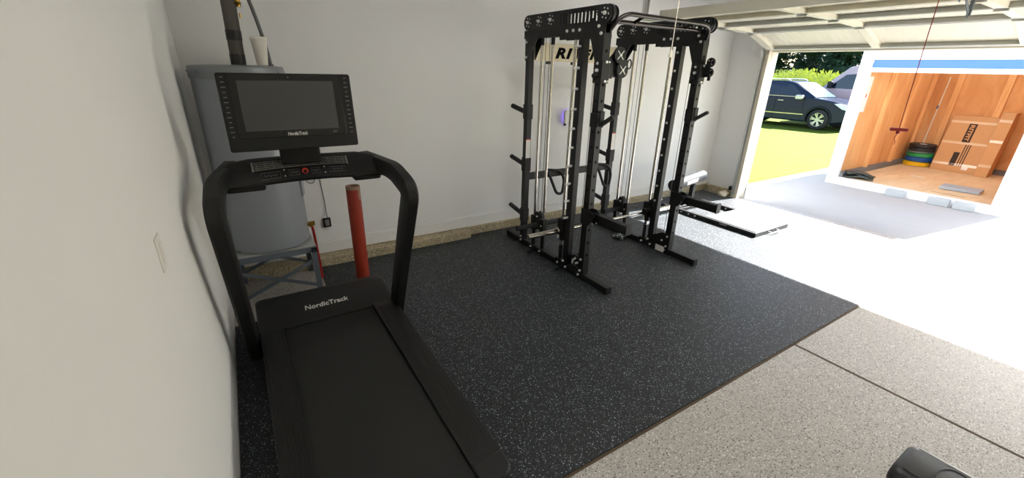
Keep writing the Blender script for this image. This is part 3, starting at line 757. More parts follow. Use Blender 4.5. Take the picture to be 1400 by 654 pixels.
for i in range(7):
    a = math.radians(-26 + i * 7); n_ = V((0, -1, 0)); u_ = V((0, 0, 1)); r_ = .0765
    d_ = (n_ * math.cos(a) + u_ * math.sin(a))
    secs.append([mid + d_ * r_ - ax * .13, mid + d_ * r_ + ax * .13, mid + d_ * (r_ - .003) + ax * .13, mid + d_ * (r_ - .003) - ax * .13])
q.loft(secs).build('roller_sticker', m_lblw, rl)
# crumpled cloth on the mat and rubble by the jamb
def lump(name, c, d, mat, seed, amp=.25, sub=3):
    random.seed(seed); bm = bmesh.new(); bmesh.ops.create_icosphere(bm, subdivisions=sub, radius=1)
    ph = [V((random.uniform(-4, 4), random.uniform(-4, 4), random.uniform(-4, 4))) for _ in range(8)]
    vs = []
    for v in bm.verts:
        k = 1 + amp * sum(math.sin(q.dot(v.co) * 1.3 + i) for i, q in enumerate(ph)) / 3
        z = max(v.co.z * k, -.75)
        vs.append((c[0] + v.co.x * k * d[0], c[1] + v.co.y * k * d[1], c[2] + (z + .75) * d[2]))
    mb_ = MB().add(vs, [[v.index for v in f.verts] for f in bm.faces]); bm.free()
    return mb_.build(name, mat, ang=60)
tag(lump('crumpled_cloth', (3.86, -.89, .008), (.065, .055, .035), m_cloth, 3, .3), 'small crumpled speckled cloth on the black mat inside the rack', 'cloth')
tag(lump('concrete_chunk', (6.70, -.35, .008), (.10, .06, .05), m_rub, 5, .22), 'pale broken concrete chunk on the floor at the door jamb', 'rubble')

# ------------------------------------------------------------------ bench in the corner of the view
Bn = thing('weight_bench', (2.28, -4.6, 0), 'black padded weight bench standing on the bare speckled floor', 'bench')
pad = MB(); secs = []
for y, k, dz in ((-3.905, .80, -.012), (-3.915, .90, -.004), (-3.94, .97, 0), (-4.05, 1.0, 0), (-4.9, 1.0, 0), (-5.08, .97, 0), (-5.1, .9, -.005)):
    hw = .128 * k; zt = .455 + dz; zb_ = .385
    secs.append([(2.275 - hw * .93, y, zb_), (2.275 - hw, y, zb_ + .02), (2.275 - hw, y, zt - .03), (2.275 - hw * .86, y, zt - .008), (2.275 - hw * .6, y, zt), (2.275 + hw * .6, y, zt), (2.275 + hw * .86, y, zt - .008), (2.275 + hw, y, zt - .03), (2.275 + hw, y, zb_ + .02), (2.275 + hw * .93, y, zb_)])
pd = pad.loft(secs).build('bench_pad', m_pad, Bn, ang=60, bevel=.004)
se = MB(); 
se.tube([(2.19, -3.935, .4555), (2.19, -5.06, .4555)], .0018, 6); se.tube([(2.36, -3.935, .4555), (2.36, -5.06, .4555)], .0018, 6)
se.tube([V((2.275 + .075 * math.sin(a), -4.06 - .05 * math.cos(a), .4558)) for a in [i * PI / 10 - PI * .1 for i in range(13)]], .0018, 6)
se.tube([V((2.275 + .055 * math.cos(a), -4.16 + .10 * math.sin(a), .4558)) for a in [i * PI / 12 for i in range(13)]], .0018, 6)
se.build('seam', m_pad, pd)
MB().b2((2.245, -5.0, .335), (2.305, -4.05, .386)).build('frame_beam', m_blk, Bn, bevel=.004)
for y in (-4.15, -4.95):
    q = MB(); q.b2((2.25, y - .025, .03), (2.30, y + .025, .34)); q.b2((2.10, y - .025, 0), (2.45, y + .025, .045)); q.build('leg', m_blk, Bn, bevel=.004)

# ------------------------------------------------------------------ overhead door, its track and hardware
G = thing('overhead_garage_door', (5.6, -2.98, 2.35), 'cream sectional garage door rolled open under the ceiling with grey rails', 'garage door')
prof = [(6.80, 2.150), (6.22, 2.335), (5.60, 2.362), (4.97, 2.368), (4.47, 2.372)]
DY0, DY1 = -.50, -5.46
stl = (-.53, -1.76, -2.95, -4.15, -5.43)
for i in range(4):
    (xa, za), (xb, zb_) = prof[i], prof[i + 1]
    d_ = V((xb - xa, 0, zb_ - za)); L_ = d_.length; d_.normalize(); n_ = V((0, 1, 0)).cross(d_); n_ = n_ if n_.z > 0 else -n_
    a0 = V((xa, 0, za)) + d_ * .004; b0 = V((xb, 0, zb_)) - d_ * .004
    def BX(mb_, p, q, y0, y1, t0, t1):
        """slab along the section from p to q (metres along it), y0..y1, depth t0..t1 above the underside"""
        P0 = a0 + d_ * p; Q0 = a0 + d_ * q
        vs = [P0 + n_ * t0 + V((0, y0, 0)), Q0 + n_ * t0 + V((0, y0, 0)), Q0 + n_ * t1 + V((0, y0, 0)), P0 + n_ * t1 + V((0, y0, 0)), P0 + n_ * t0 + V((0, y1, 0)), Q0 + n_ * t0 + V((0, y1, 0)), Q0 + n_ * t1 + V((0, y1, 0)), P0 + n_ * t1 + V((0, y1, 0))]
        mb_.add(vs, [(0, 1, 2, 3), (4, 7, 6, 5), (0, 4, 5, 1), (1, 5, 6, 2), (2, 6, 7, 3), (3, 7, 4, 0)])
    LL = L_ - .008
    sk = MB(); BX(sk, 0, LL, DY1, DY0, .046, .056)
    for k in range(60):         # pressed wood-grain ribs of the panel skin
        y = DY0 - .1 - k * .082
        if y > DY1 + .05: BX(sk, .05, LL - .05, y - .004, y + .004, .0435, .047)
    pn = sk.build('door_section', m_door, G)
    rr = MB()
    for p, q in ((0, .006), (LL - .006, LL)): BX(rr, p, q, DY1, DY0, 0, .05)
    for p, q in ((0, .03), (LL - .03, LL)): BX(rr, p, q, DY1, DY0, 0, .003)
    if i == 3: BX(rr, LL - .004, LL + .012, DY1, DY0, -.004, .085); BX(rr, LL - .06, LL + .012, DY1, DY0, .085, .09)
    rr.build('section_rail', m_doorg if i < 3 else m_door, pn)
    for y in stl:
        w_ = .05 if abs(y + .53) < .01 or abs(y + 5.43) < .01 else .038
        q = MB(); BX(q, .006, LL - .006, y - w_, y + w_, -.002, .045); q.build('stile', m_door if i != 1 else m_door, pn)
    if i:
        for y in stl[1:-1]:
            q = MB(); BX(q, -.05, .05, y - .03, y + .03, -.006, -.002); BX(q, -.012, .012, y - .045, y + .045, -.02, -.004); BX(q, -.045, -.03, y - .035, y + .035, -.012, -.004); q.build('hinge', m_track, pn)
        for y in (-.545, -5.415):
            q = MB(); BX(q, -.06, .06, y - .03, y + .03, -.008, -.002); BX(q, -.015, .015, y - .03, y + .03, -.03, -.004); q.build('roller_bracket', m_track, pn)
    else:
        q = MB(); BX(q, -.02, .01, DY1, DY0, .0, .05); q.build('bottom_seal', m_doorg, pn)
for yT, lab in ((-.455, 'galvanised door track with curved bend near the back corner'), (-5.505, 'galvanised door track with curved bend at the far end of the opening')):
    path = [(WX - .11, yT, .05), (WX - .11, yT, 2.02)]
    for i in range(1, 9):
        a = PI / 2 * i / 8; path.append((WX - .11 - .34 * (1 - math.cos(a)), yT, 2.02 + .34 * math.sin(a)))
    path.append((4.2, yT, 2.375))
    secs = []
    for i, p in enumerate(path):
        p = V(p); d_ = (V(path[min(i + 1, len(path) - 1)]) - V(path[max(i - 1, 0)])).normalized(); n_ = V((0, 1, 0)).cross(d_)
        sd = -1 if yT > -2 else 1
        C_ = [(0, -.026), (.022, -.026), (.022, -.022), (.004, -.022), (.004, .022), (.022, .022), (.022, .026), (0, .026)]
        secs.append([p + V((0, sd * a_, 0)) + n_ * b_ for a_, b_ in C_])
    tk = thing('door_track', (WX - .11, yT, 0), lab, 'door track')
    MB().loft(secs).build('rail', m_track, tk)
    for z in (.25, 1.1, 1.85):
        q = MB().b2((WX - .10, yT - .01 * sd * 0 - .004, z - .03), (WX - .0, yT + .004, z + .03)); q.build('bracket', m_track, tk)
    q = MB(); q.b2((4.28, yT - .02, 2.38), (4.31, yT + .02, CZ)); q.build('hanger_strap', m_track, tk)
o = thing('photo_eye_sensor', (6.74, -.415, .15), 'small dark photo eye sensor low on the door track', 'sensor')
MB().b2((6.72, -.44, .12), (6.76, -.40, .18)).build('housing', m_blk2, o, bevel=.004); MB().b2((6.75, -.432, .13), (6.86, -.426, .16)).build('bracket', m_track, o)
# perforated hanger angle behind the rack
hg = MB(); hx_, hy_ = 4.36, -.35
hg.b2((hx_ - .018, hy_ - .001, 2.37), (hx_ + .018, hy_ + .001, CZ)); hg.b2((hx_ - .018, hy_ - .036, 2.40), (hx_ - .016, hy_, CZ)); hg.mi = 1
for k in range(9):
    for dx in (-.008, .008): hg.cyl((hx_ + dx, hy_ - .0012, 2.425 + k * .035 + (.012 if dx > 0 else 0)), (hx_ + dx, hy_ - .0022, 2.425 + k * .035 + (.012 if dx > 0 else 0)), .005, n=8)
tag(hg.build('hanger_angle', [m_zinc, m_hole]), 'perforated steel angle hanging from the ceiling behind the rack', 'hanger')
# white pull cord
cx, cy, cz = 3.21, -1.75, 1.99
o = thing('pull_cord', (cx, cy, CZ), 'thin white pull cord with a bell end hanging in front of the rack', 'pull cord')
q = MB().cyl((cx, cy, cz), (cx + .01, cy, CZ), .003, n=6).build('cord', m_tan, o)
MB().lathe((cx, cy, cz - .055), [(.0, 0), (.016, 0), (.017, .01), (.008, .045), (.004, .06)], 16).build('cord_bell', m_tan, o)
# opener trolley arm and release cord
o = thing('opener_rail', (4.2, -2.95, 2.55), 'steel opener rail with door arm above the open garage door', 'door opener')
q = MB().b2((1.2, -2.97, 2.52), (WX, -2.93, 2.56)).build('rail', m_track, o)
q = MB(); q.b2((4.10, -2.98, 2.48), (4.30, -2.92, 2.57)); q.build('trolley', m_track, o, bevel=.004)
q = MB(); q.bar((4.25, -2.95, 2.49), (4.60, -2.95, 2.33), .006, .03); q.bar((4.56, -2.965, 2.40), (4.82, -2.965, 2.245), .006, .024); q.b2((4.80, -2.975, 2.25), (4.825, -2.955, 2.36)); q.build('door_arm', m_galv, o)
q = MB(); q.b2((.80, -3.12, 2.46), (1.25, -2.78, 2.62)); q.build('motor_unit', m_white, o, bevel=.02)
for y in (-3.05, -2.85):
    q = MB(); q.b2((1.0, y - .012, 2.6), (1.02, y + .012, CZ)); q.build('hanger_strap', m_track, o)
o = thing('release_cord', (4.25, -2.97, 2.48), 'thin red release cord with a dark red handle hanging before the opening', 'release cord')
MB().tube([(4.17, -2.96, 2.475), (4.19, -2.965, 2.1), (4.235, -2.97, 1.62), (4.25, -2.97, 1.50)], .0028, 6).build('cord', m_cord, o)
q = MB(); q.box((4.25, -2.97, 1.49), (.030, .10, .022), Matrix.Rotation(.5, 3, 'Z')); q.cyl((4.25, -2.97, 1.46), (4.25, -2.97, 1.50), .012, n=10); q.build('handle', m_redh, o, bevel=.005)
MB().tube([(4.25, -2.97, 1.46), (4.253, -2.96, 1.43), (4.247, -2.975, 1.40), (4.25, -2.97, 1.385)], .002, 6).build('tassel', m_cord, o)

# ------------------------------------------------------------------ storage shed on the driveway
XF, SB = 9.65, 13.12
SY0, SY1, SH, SF = -.56, -2.95, 2.44, .075
SD = thing('storage_shed', (11.4, -1.76, -.05), 'white portable storage shed with an open roll-up door and wooden inside', 'shed')
q = MB(); q.b2((XF, SY0 - .0, -.05), (XF + .09, SY0 - .175, SH)); q.b2((XF, SY1, -.05), (XF + .09, SY1 + .17, SH)); q.b2((XF, SY1 + .17, 2.115), (XF + .09, SY0 - .175, SH)); q.b2((XF, SY1 + .17, -.05), (XF + .09, SY0 - .175, .085))
q.build('front_frame', m_shed, SD, bevel=.006)
q = MB(); q.b2((XF + .09, SY0 - .06, -.02), (SB, SY0, SH)); q.build('side_wall', m_shed, SD)
q = MB(); q.b2((XF + .09, SY1, -.02), (SB, SY1 + .06, SH)); q.build('side_wall', m_shed, SD)
MB().b2((XF + .05, SY1 - .005, -.05), (SB, SY1 + .02, .03)).build('skid_rail', m_greyst, SD)
MB().b2((SB, SY1, -.02), (SB + .06, SY0, SH)).build('rear_wall', m_shed, SD)
MB().add([(XF, SY1 - .02, SH + .02), (SB + .08, SY1 - .02, SH + .02), (SB + .08, SY0 + .02, SH + .02), (XF, SY0 + .02, SH + .02)], [(0, 1, 2, 3)]).build('roof', m_roof, SD)
MB().b2((XF + .06, SY1 + .06, .0), (SB, SY0 - .06, SF)).build('wood_floor', m_plyf, SD)
# roll-up door curtain partly showing below the header
q = MB().b2((XF + .05, SY1 + .15, 1.985), (XF + .07, SY0 - .16, 2.30)); dc = q.build('roll_up_curtain', m_blue, SD)
q = MB(); q.b2((XF + .035, SY1 + .16, 1.92), (XF + .075, SY0 - .165, 1.99)); q.build('bottom_bar', m_shed, dc, bevel=.004)
q = MB(); q.b2((XF + .02, -1.86, 1.942), (XF + .035, -1.60, 1.958)); q.build('lift_handle', m_track, dc)
q = MB()
q.cyl((XF + .26, SY1 + .07, 2.22), (XF + .26, SY0 - .07, 2.22), .17, n=24); q.build('curtain_roll', m_shed, dc)
# plywood lining and studs
IL = SY0 - .06 - .09      # face of the lining between studs (left)
q = MB(); q.b2((XF + .10, IL, SF), (SB - .0, SY0 - .06, SH)); q.build('plywood_lining', m_ply, SD)
q = MB(); q.b2((SB - .04, SY1 + .06, SF), (SB, SY0 - .06, SH)); q.build('plywood_lining', m_ply, SD)
q = MB(); q.b2((XF + .10, SY1 + .06, SF), (SB, SY1 + .08, SH)); q.build('plywood_lining', m_ply, SD)
for x in (10.76, 11.98, 12.95):
    MB().b2((x - .04, IL - .06, SF), (x + .05, IL, SH - .03)).build('stud', m_stud, SD, bevel=.003)
for y in (-1.12, -1.83, -2.45):
    MB().b2((SB - .09, y - .05, SF), (SB - .04, y + .05, SH - .03)).build('stud', m_stud, SD, bevel=.003)
q = MB(); q.b2((XF + .10, IL - .064, SF), (SB - .04, IL - .0, SF + .10)); q.build('base_strip', m_greyst, SD)
q = MB(); q.b2((SB - .094, SY1 + .08, SF), (SB - .04, IL, SF + .10)); q.build('base_strip', m_greyst, SD)
q = MB(); q.b2((XF + .13, IL - .003, 1.25), (XF + .32, IL, 1.85)); st = q.build('paper_notice', m_lblw, SD)
MB().b2((XF + .20, IL - .004, 1.50), (XF + .24, IL - .002, 1.56)).build('red_mark', m_lblr, st)
q = MB(); q.b2((10.0, -2.42, SF), (10.012, -2.0, SF + .002)); q.build('floor_seam', m_hole, SD)
# blocks at the sill
for y, w_, nm in ((-1.66, .26, 'grey block under the shed sill, nearest the middle'), (-2.22, .26, 'grey block under the shed sill, second from the right post'), (-2.52, .24, 'grey block under the shed sill, nearest the right post')):
    o = MB().b2((XF - .085, y - w_ / 2, -.05), (XF - .004, y + w_ / 2, .065)).build('sill_block', m_block, bevel=.008)
    tag(o, nm, 'block', 'grey blocks along the shed sill')
# bumper plates
z = SF
for col, h_, lab in (('yellow', .095, 'yellow bumper plate at the bottom of the stack in the shed'), ('blue', .10, 'blue bumper plate above the yellow one in the shed'), ('green', .085, 'green bumper plate above the blue one in the shed'),
                     ('grey', .035, 'thin grey bumper plate between green and black in the shed'), ('black', .075, 'black bumper plate resting on the thin grey one in the shed'), ('black', .075, 'black bumper plate on top of the stack in the shed')):
    o = thing('bumper_plate', (12.74, -.99 + random.uniform(-.01, .01), z), lab, 'weight plate', 'bumper plates stacked in the shed')
    c = o.location
    MB().lathe(c, [(.04, .004), (.21, .004), (.225, .012), (.225, h_ - .014), (.21, h_ - .002), (.16, h_ - .002), (.15, h_ - .012), (.04, h_ - .012), (.04, .004)], 40, cap=False).build('disc', m_bp[col], o, ang=50)
    MB().lathe(c, [(.026, .003), (.06, .003), (.06, h_ - .004), (.026, h_ - .004), (.026, .003)], 28, cap=False).build('hub_ring', m_zinc, o)
    z += h_
# leaning pole
o = thing('pole', (12.72, -.98, .55), 'slim white pole leaning in the shed corner behind the stacked plates', 'pole')
MB().cyl((13.00, -.90, SF), (13.0, -.96, 1.88), .013, n=12).build('shaft', m_tan, o); MB().cyl((13.0, -.931, 1.25), (13.0, -.933, 1.32), .020, n=12).build('joint_sleeve', m_greyst, o)
# cardboard boxes
def carton(name, x0, x1, y0, y1, z1, lean, label, cat='box'):
    o = thing(name, ((x0 + x1) / 2, (y0 + y1) / 2, SF), label, cat)
    sh = lambda z: lean * (z - SF)
    vs = []
    for z in (SF, z1):
        for (x, y) in ((x0, y0), (x1, y0), (x1, y1), (x0, y1)): vs.append((x + sh(z), y, z))
    MB().add(vs, [(0, 3, 2, 1), (4, 5, 6, 7), (0, 1, 5, 4), (1, 2, 6, 5), (2, 3, 7, 6), (3, 0, 4, 7)]).build('carton', m_card, o, bevel=.006)
    return o, sh
o, sh = carton('cardboard_box', 12.55, 12.72, -1.97, -1.27, 1.16, .28, 'wide flat cardboard box with black lettering leaning at the shed back wall')
def strip(o, sh, x, y0, y1, z0, z1, mat, nm):
    e = .003
    vs = [(x + sh(z0) - e, y0, z0), (x + sh(z0) - e, y1, z0), (x + sh(z1) - e, y1, z1), (x + sh(z1) - e, y0, z1), (x + sh(z0) - .0005, y0, z0), (x + sh(z0) - .0005, y1, z0), (x + sh(z1) - .0005, y1, z1), (x + sh(z1) - .0005, y0, z1)]
    return MB().add(vs, [(0, 1, 2, 3), (4, 7, 6, 5), (0, 4, 5, 1), (1, 5, 6, 2), (2, 6, 7, 3), (3, 7, 4, 0)]).build(nm, mat, o)
for z0 in (.20, .62, 1.02): strip(o, sh, 12.55, -1.965, -1.275, z0, z0 + .045, m_ptape, 'tape')
lb = strip(o, sh, 12.55, -1.68, -1.56, .66, 1.02, m_ink, 'printed_panel')
text('box_lettering', 'RITFIT', (12.55 + sh(1.0) - .008, -1.590, 1.0), (-.28, 0, -1), (0, -1, 0), .085, m_card, lb, width=.32, offset=.003)
lb2 = strip(o, sh, 12.55, -1.62, -1.53, .20, .46, m_ink, 'printed_panel')
for k in range(3): strip(o, sh, 12.55, -1.66 - k * .035, -1.645 - k * .035, .20, .62, m_ink, 'printed_line')
strip(o, sh, 12.55, -1.83, -1.74, .14, .20, m_lblw, 'shipping_label')
o, sh = carton('cardboard_box', 12.42, 12.75, -2.16, -1.975, 1.28, .18, 'tall narrow taped cardboard box standing right of the wide flat one')
for z0 in (.26, .72, 1.10): strip(o, sh, 12.42, -2.155, -1.98, z0, z0 + .05, m_ptape, 'tape')
# rubber off-cuts and a grey pad on the shed floor
o = thing('rubber_offcuts', (9.95, -.98, SF), 'dark grey-green rubber off-cuts piled inside the shed by its left post', 'rubber mats')
for k, (dx, dy, rz, L_, W_) in enumerate(((0, 0, .3, .42, .30), (.03, .02, -.1, .40, .28), (-.02, .04, .5, .36, .26))):
    secs = []
    for i in range(9):
        t_ = i / 8 - .5; zz = SF + .03 + k * .035 + .02 * math.cos(t_ * 6) + .09 * max(0, .2 - i / 8) 
        c_, s2 = math.cos(rz), math.sin(rz)
        def W(a, b_): return (9.98 + dx + a * c_ - b_ * s2, -.97 + dy + a * s2 + b_ * c_)
        p0 = W(-W_ / 2, -t_ * L_); p1 = W(W_ / 2, -t_ * L_)
        secs.append([(p0[0], p0[1], zz - .012), (p1[0], p1[1], zz - .012), (p1[0], p1[1], zz + .012), (p0[0], p0[1], zz + .012)])
    MB().loft(secs).build('rubber_sheet', m_dkmat, o, bevel=.003)
o = MB().box((10.55, -2.24, SF + .03), (.34, .50, .055), Matrix.Rotation(.06, 3, 'Z')).build('foam_pad', m_gpad, bevel=.008)
tag(o, 'flat grey foam pad lying on the shed floor near the right post', 'pad')
o = MB().box((11.25, -1.46, SF + .004), (.05, .20, .006), Matrix.Rotation(.2, 3, 'Z')).build('paper_scrap', m_lblw)
tag(o, 'small pale paper scrap on the shed floor before the wide box', 'paper')

# ------------------------------------------------------------------ vehicles
def wheel(parent, x, y, z, r, nsp=6):
    t_ = MB().lathe((x, y, z), [(r * .66, -.02), (r * .70, 0), (r * .93, 0), (r, .03), (r, .19), (r * .93, .22), (r * .66, .22)], 36, ax=(1, 0, 0), cap=False).build('wheel', m_tyre, parent, ang=50)
    rm = MB(); rm.lathe((x, y, z), [(r * .63, .0), (r * .70, .0), (r * .70, .05), (r * .63, .05), (r * .63, .0)], 32, ax=(1, 0, 0), cap=False)
    rm.cyl((x + .005, y, z), (x + .06, y, z), r * .2, n=18)
    for k in range(nsp):
        a = 2 * PI * k / nsp + .2
        for da in (-.16, .16):
            p0 = V((x + .02, y + r * .15 * math.cos(a), z + r * .15 * math.sin(a))); p1 = V((x + .012, y + r * .66 * math.cos(a + da), z + r * .66 * math.sin(a + da)))
            rm.bar(p0, p1, .04, .03, up=(1, 0, 0))
    rm.build('rim', m_alloy, t_); MB().cyl((x + .06, y, z), (x + .10, y, z), r * .66, n=28).build('brake_disc', m_tyre, t_)
    return t_
def side_arc(yc, zc, r, z0, n=10):
    a0 = math.asin(max(-1, min(1, (z0 - zc) / r)))
    return [(yc - r * math.cos(a0 + (PI - 2 * a0) * i / n), zc + r * math.sin(a0 + (PI - 2 * a0) * i / n)) for i in range(n + 1)]
CX0, CX1, CG = 18.9, 20.85, -.06
K = thing('suv', (19.9, 5.4, CG), 'dark navy blue SUV parked on the grass beyond the driveway', 'car')
# lower body with wheel arches; y runs from the front (2.85) to the rear (7.95)
low = [(2.86, .30), (3.30, .20)] + side_arc(3.82, .32, .44, .20) + [(4.32, .19), (6.25, .19)] + side_arc(6.78, .32, .44, .20) + [(7.80, .22), (7.95, .45), (7.95, .95), (7.85, 1.08), (4.30, 1.08), (4.0, 1.07), (3.4, .99), (3.0, .88), (2.88, .72)]
MB().prism(low, 'x', CX0, CX1).build('body', m_car, K, bevel=.05, seg=3)
gh = [(4.10, 1.07), (4.98, 1.60), (5.35, 1.66), (6.9, 1.64), (7.5, 1.55), (7.85, 1.08)]
secs = []
for x, k in ((CX0 + .02, 0), (CX0 + .20, 1), (CX1 - .20, 1), (CX1 - .02, 0)): 
    secs.append([(x, y, z) for y, z in gh] if k else [(x, (y if z > 1.1 else y), 1.07 + (z - 1.07) * .06) for y, z in gh])
MB().loft(secs).build('cabin', m_car, K, bevel=.03)
def tilt(y, z, d=.012):     # the side of the cabin leans in
    return (CX0 + .02 + .18 * max(0, (z - 1.09)) / .52 - d, y, z)
def pane(pts, mat, nm, parent):
    n = len(pts); vs = [tilt(y, z) for y, z in pts] + [tilt(y, z, -.01) for y, z in pts]
    return MB().add(vs, [tuple(range(n)), tuple(range(n, 2 * n))[::-1]] + [(i, n + i, n + (i + 1) % n, (i + 1) % n) for i in range(n)]).build(nm, mat, parent)
pane([(4.50, 1.11), (5.00, 1.50), (5.42, 1.56), (5.46, 1.11)], m_cglass, 'window', K)
pane([(5.54, 1.11), (5.52, 1.56), (6.42, 1.56), (6.55, 1.11)], m_cglass, 'window', K)
pane([(6.64, 1.11), (6.52, 1.55), (7.30, 1.50), (7.55, 1.14)], m_cglass, 'window', K)
q = MB().add([(CX0 + .16, 4.12, 1.10), (CX0 + .24, 4.95, 1.60), (CX1 - .24, 4.95, 1.60), (CX1 - .16, 4.12, 1.10), (CX0 + .16, 4.14, 1.06), (CX0 + .24, 4.97, 1.56), (CX1 - .24, 4.97, 1.56), (CX1 - .16, 4.14, 1.06)], [(0, 1, 2, 3), (4, 7, 6, 5), (0, 4, 5, 1), (2, 6, 7, 3), (1, 5, 6, 2), (0, 3, 7, 4)])
q.build('windshield', m_wind, K)
q = MB(); q.bar((CX0 + .005, 4.40, 1.085), (CX0 + .005, 7.6, 1.095), .02, .022); q.bar((CX0 - .01, 4.35, .46), (CX0 - .01, 6.25, .44), .02, .035); q.build('chrome_strip', m_chrome, K)
q = MB(); q.tube(smooth_path([(CX0 + .30, 5.25, 1.66), (CX0 + .30, 5.35, 1.715), (CX0 + .30, 6.9, 1.70), (CX0 + .30, 7.1, 1.64)], .06), .02, 8); q.tube(smooth_path([(CX1 - .30, 5.25, 1.66), (CX1 - .30, 5.35, 1.715), (CX1 - .30, 6.9, 1.70), (CX1 - .30, 7.1, 1.64)], .06), .02, 8); q.build('roof_rail', m_zinc, K)
q = MB(); q.prism(rrect(4.42, 1.00, 4.70, 1.16, .05), 'x', CX0 - .20, CX0 - .07); q.b2((CX0 - .08, 4.5, 1.03), (CX0 + .03, 4.58, 1.08)); q.build('mirror', m_alloy, K, bevel=.02)
for y in (5.30, 6.35): MB().b2((CX0 - .022, y - .11, .905), (CX0 + .01, y + .11, .945)).build('door_handle', m_chrome, K, bevel=.008)
q = MB()
for y in (4.42, 5.50): q.b2((CX0 - .002, y - .006, .25), (CX0 + .01, y + .006, 1.08))
q.build('door_seam', m_hole, K)
q = MB().prism([(2.90, .70), (2.93, .86), (3.22, .93), (3.40, .92), (3.10, .74)], 'x', CX0 - .008, CX0 + .30); q.build('headlight', m_lamp, K, bevel=.01)
q = MB(); q.b2((2.855, 0, 0), (2.9, 1, 1)) if False else q.b2((CX0 + .45, 2.84, .45), (CX1 - .45, 2.90, .85)); q.build('grille', m_chrome, K, bevel=.02)
q = MB(); q.prism([(p[0], p[1]) for p in side_arc(3.82, .32, .46, .18)] + [(p[0], p[1]) for p in side_arc(3.82, .32, .425, .18)[::-1]], 'x', CX0 - .012, CX0 + .03); q.build('wheel_arch_trim', m_tyre, K)
for y in (3.82, 6.78):
    wheel(K, CX0 + .02, y, .31, .375)
    MB().lathe((CX1 - .24, y, .31), [(.0, 0), (.36, 0), (.375, .03), (.375, .19), (.36, .22), (.0, .22)], 32, ax=(1, 0, 0)).build('wheel', m_tyre, K)
# van behind
VX0, VX1 = 22.3, 24.3
K = thing('van', (23.3, 2.6, CG), 'pale pinkish van parked behind the navy SUV', 'van')
low = [(5.55, .35), (5.20, .25)] + [(2 * 4.55 - a, b_) for a, b_ in side_arc(4.55, .32, .43, .25)] + [(4.0, .22), (1.2, .22)] + [(2 * .70 - a, b_) for a, b_ in side_arc(.70, .32, .43, .25)] + [(-.3, .3), (-.35, 1.3), (4.75, 1.36), (5.25, 1.22), (5.52, 1.0)]
MB().prism(low, 'x', VX0, VX1).build('body', m_van, K, bevel=.06, seg=3)
gh = [(4.95, 1.34), (4.05, 2.22), (3.6, 2.36), (-.25, 2.36), (-.35, 1.3)]
secs = [[(x, y, z if k else 1.30 + (z - 1.3) * .05) for y, z in gh] for x, k in ((VX0 + .01, 0), (VX0 + .16, 1), (VX1 - .16, 1), (VX1 - .01, 0))]
MB().loft(secs).build('cabin', m_van, K, bevel=.04)
CX0_, CX0 = CX0, VX0
def tilt(y, z, d=.014): return (VX0 + .01 + .15 * max(0, z - 1.35) / 1.0 - d, y, z)
pane([(4.62, 1.40), (4.08, 1.93), (3.55, 1.98), (3.55, 1.38)], m_cglass, 'window', K)
pane([(3.40, 1.40), (3.40, 2.0), (1.9, 2.0), (1.9, 1.40)], m_cglass, 'window', K)
q = MB().add([(VX0 + .14, 4.93, 1.39), (VX0 + .24, 4.12, 2.18), (VX1 - .24, 4.12, 2.18), (VX1 - .14, 4.93, 1.39), (VX0 + .14, 4.90, 1.36), (VX0 + .24, 4.09, 2.15), (VX1 - .24, 4.09, 2.15), (VX1 - .14, 4.90, 1.36)], [(0, 1, 2, 3), (4, 7, 6, 5), (0, 4, 5, 1), (2, 6, 7, 3), (1, 5, 6, 2), (0, 3, 7, 4)])
q.build('windshield', m_wind, K)
MB().prism(rrect(4.42, 1.38, 4.58, 1.66, .04), 'x', VX0 - .22, VX0 - .06).build('mirror', m_blk2, K, bevel=.02)
MB().b2((VX0 - .02, 3.5, 1.12), (VX0 + .01, 3.7, 1.16)).build('door_handle', m_blk2, K)
for y in (4.55, .70):
    wheel(K, VX0 + .02, y, .31, .36)
    MB().lathe((VX1 - .24, y, .31), [(.0, 0), (.36, 0), (.36, .22), (.0, .22)], 32, ax=(1, 0, 0)).build('wheel', m_tyre, K)

K.location.y += .45; K.location.x -= .3
# ------------------------------------------------------------------ weeds and trees beyond the lawn
def leaves(mb_, c, ext, n, size, rnd, shell=.55, droop=0):
    for _ in range(n):
        while True:
            u = V((rnd.uniform(-1, 1), rnd.uniform(-1, 1), rnd.uniform(-1, 1)))
            if shell < u.length < 1: break
        p = V(c) + V((u.x * ext[0], u.y * ext[1], u.z * ext[2]))
        a = V((rnd.gauss(0, 1), rnd.gauss(0, 1), rnd.gauss(0, 1))).normalized(); b_ = a.orthogonal().normalized()
        s_ = size * rnd.uniform(.6, 1.3)
        mb_.add([p - a * s_, p + b_ * s_ * .55, p + a * s_, p - b_ * s_ * .55], [(0, 1, 2, 3)])
rnd = random.Random(11)
w = MB()
for _ in range(5200):
    x = rnd.uniform(33.5, 40); y = rnd.uniform(-4, 34); z = gz(x, y); h_ = rnd.uniform(.7, 1.35) * (.75 + .25 * math.sin(y * .9) * math.cos(x * .8))
    for k in range(5):
        t_ = (k + .6) / 5; p = V((x + rnd.gauss(0, .12), y + rnd.gauss(0, .12), z + h_ * t_)); a = V((rnd.gauss(0, .5), rnd.gauss(0, .5), 1)).normalized(); b_ = V((rnd.gauss(0, .3), 1, 0)).normalized(); s_ = rnd.uniform(.08, .17)
        w.add([p - a * s_, p + b_ * s_ * .5, p + a * s_, p - b_ * s_ * .5], [(0, 1, 2, 3)])
tag(w.build('tall_weeds', m_leafy, fixn=False), 'band of tall yellow-green weeds at the far side of the lawn', 'weeds', kind='stuff')
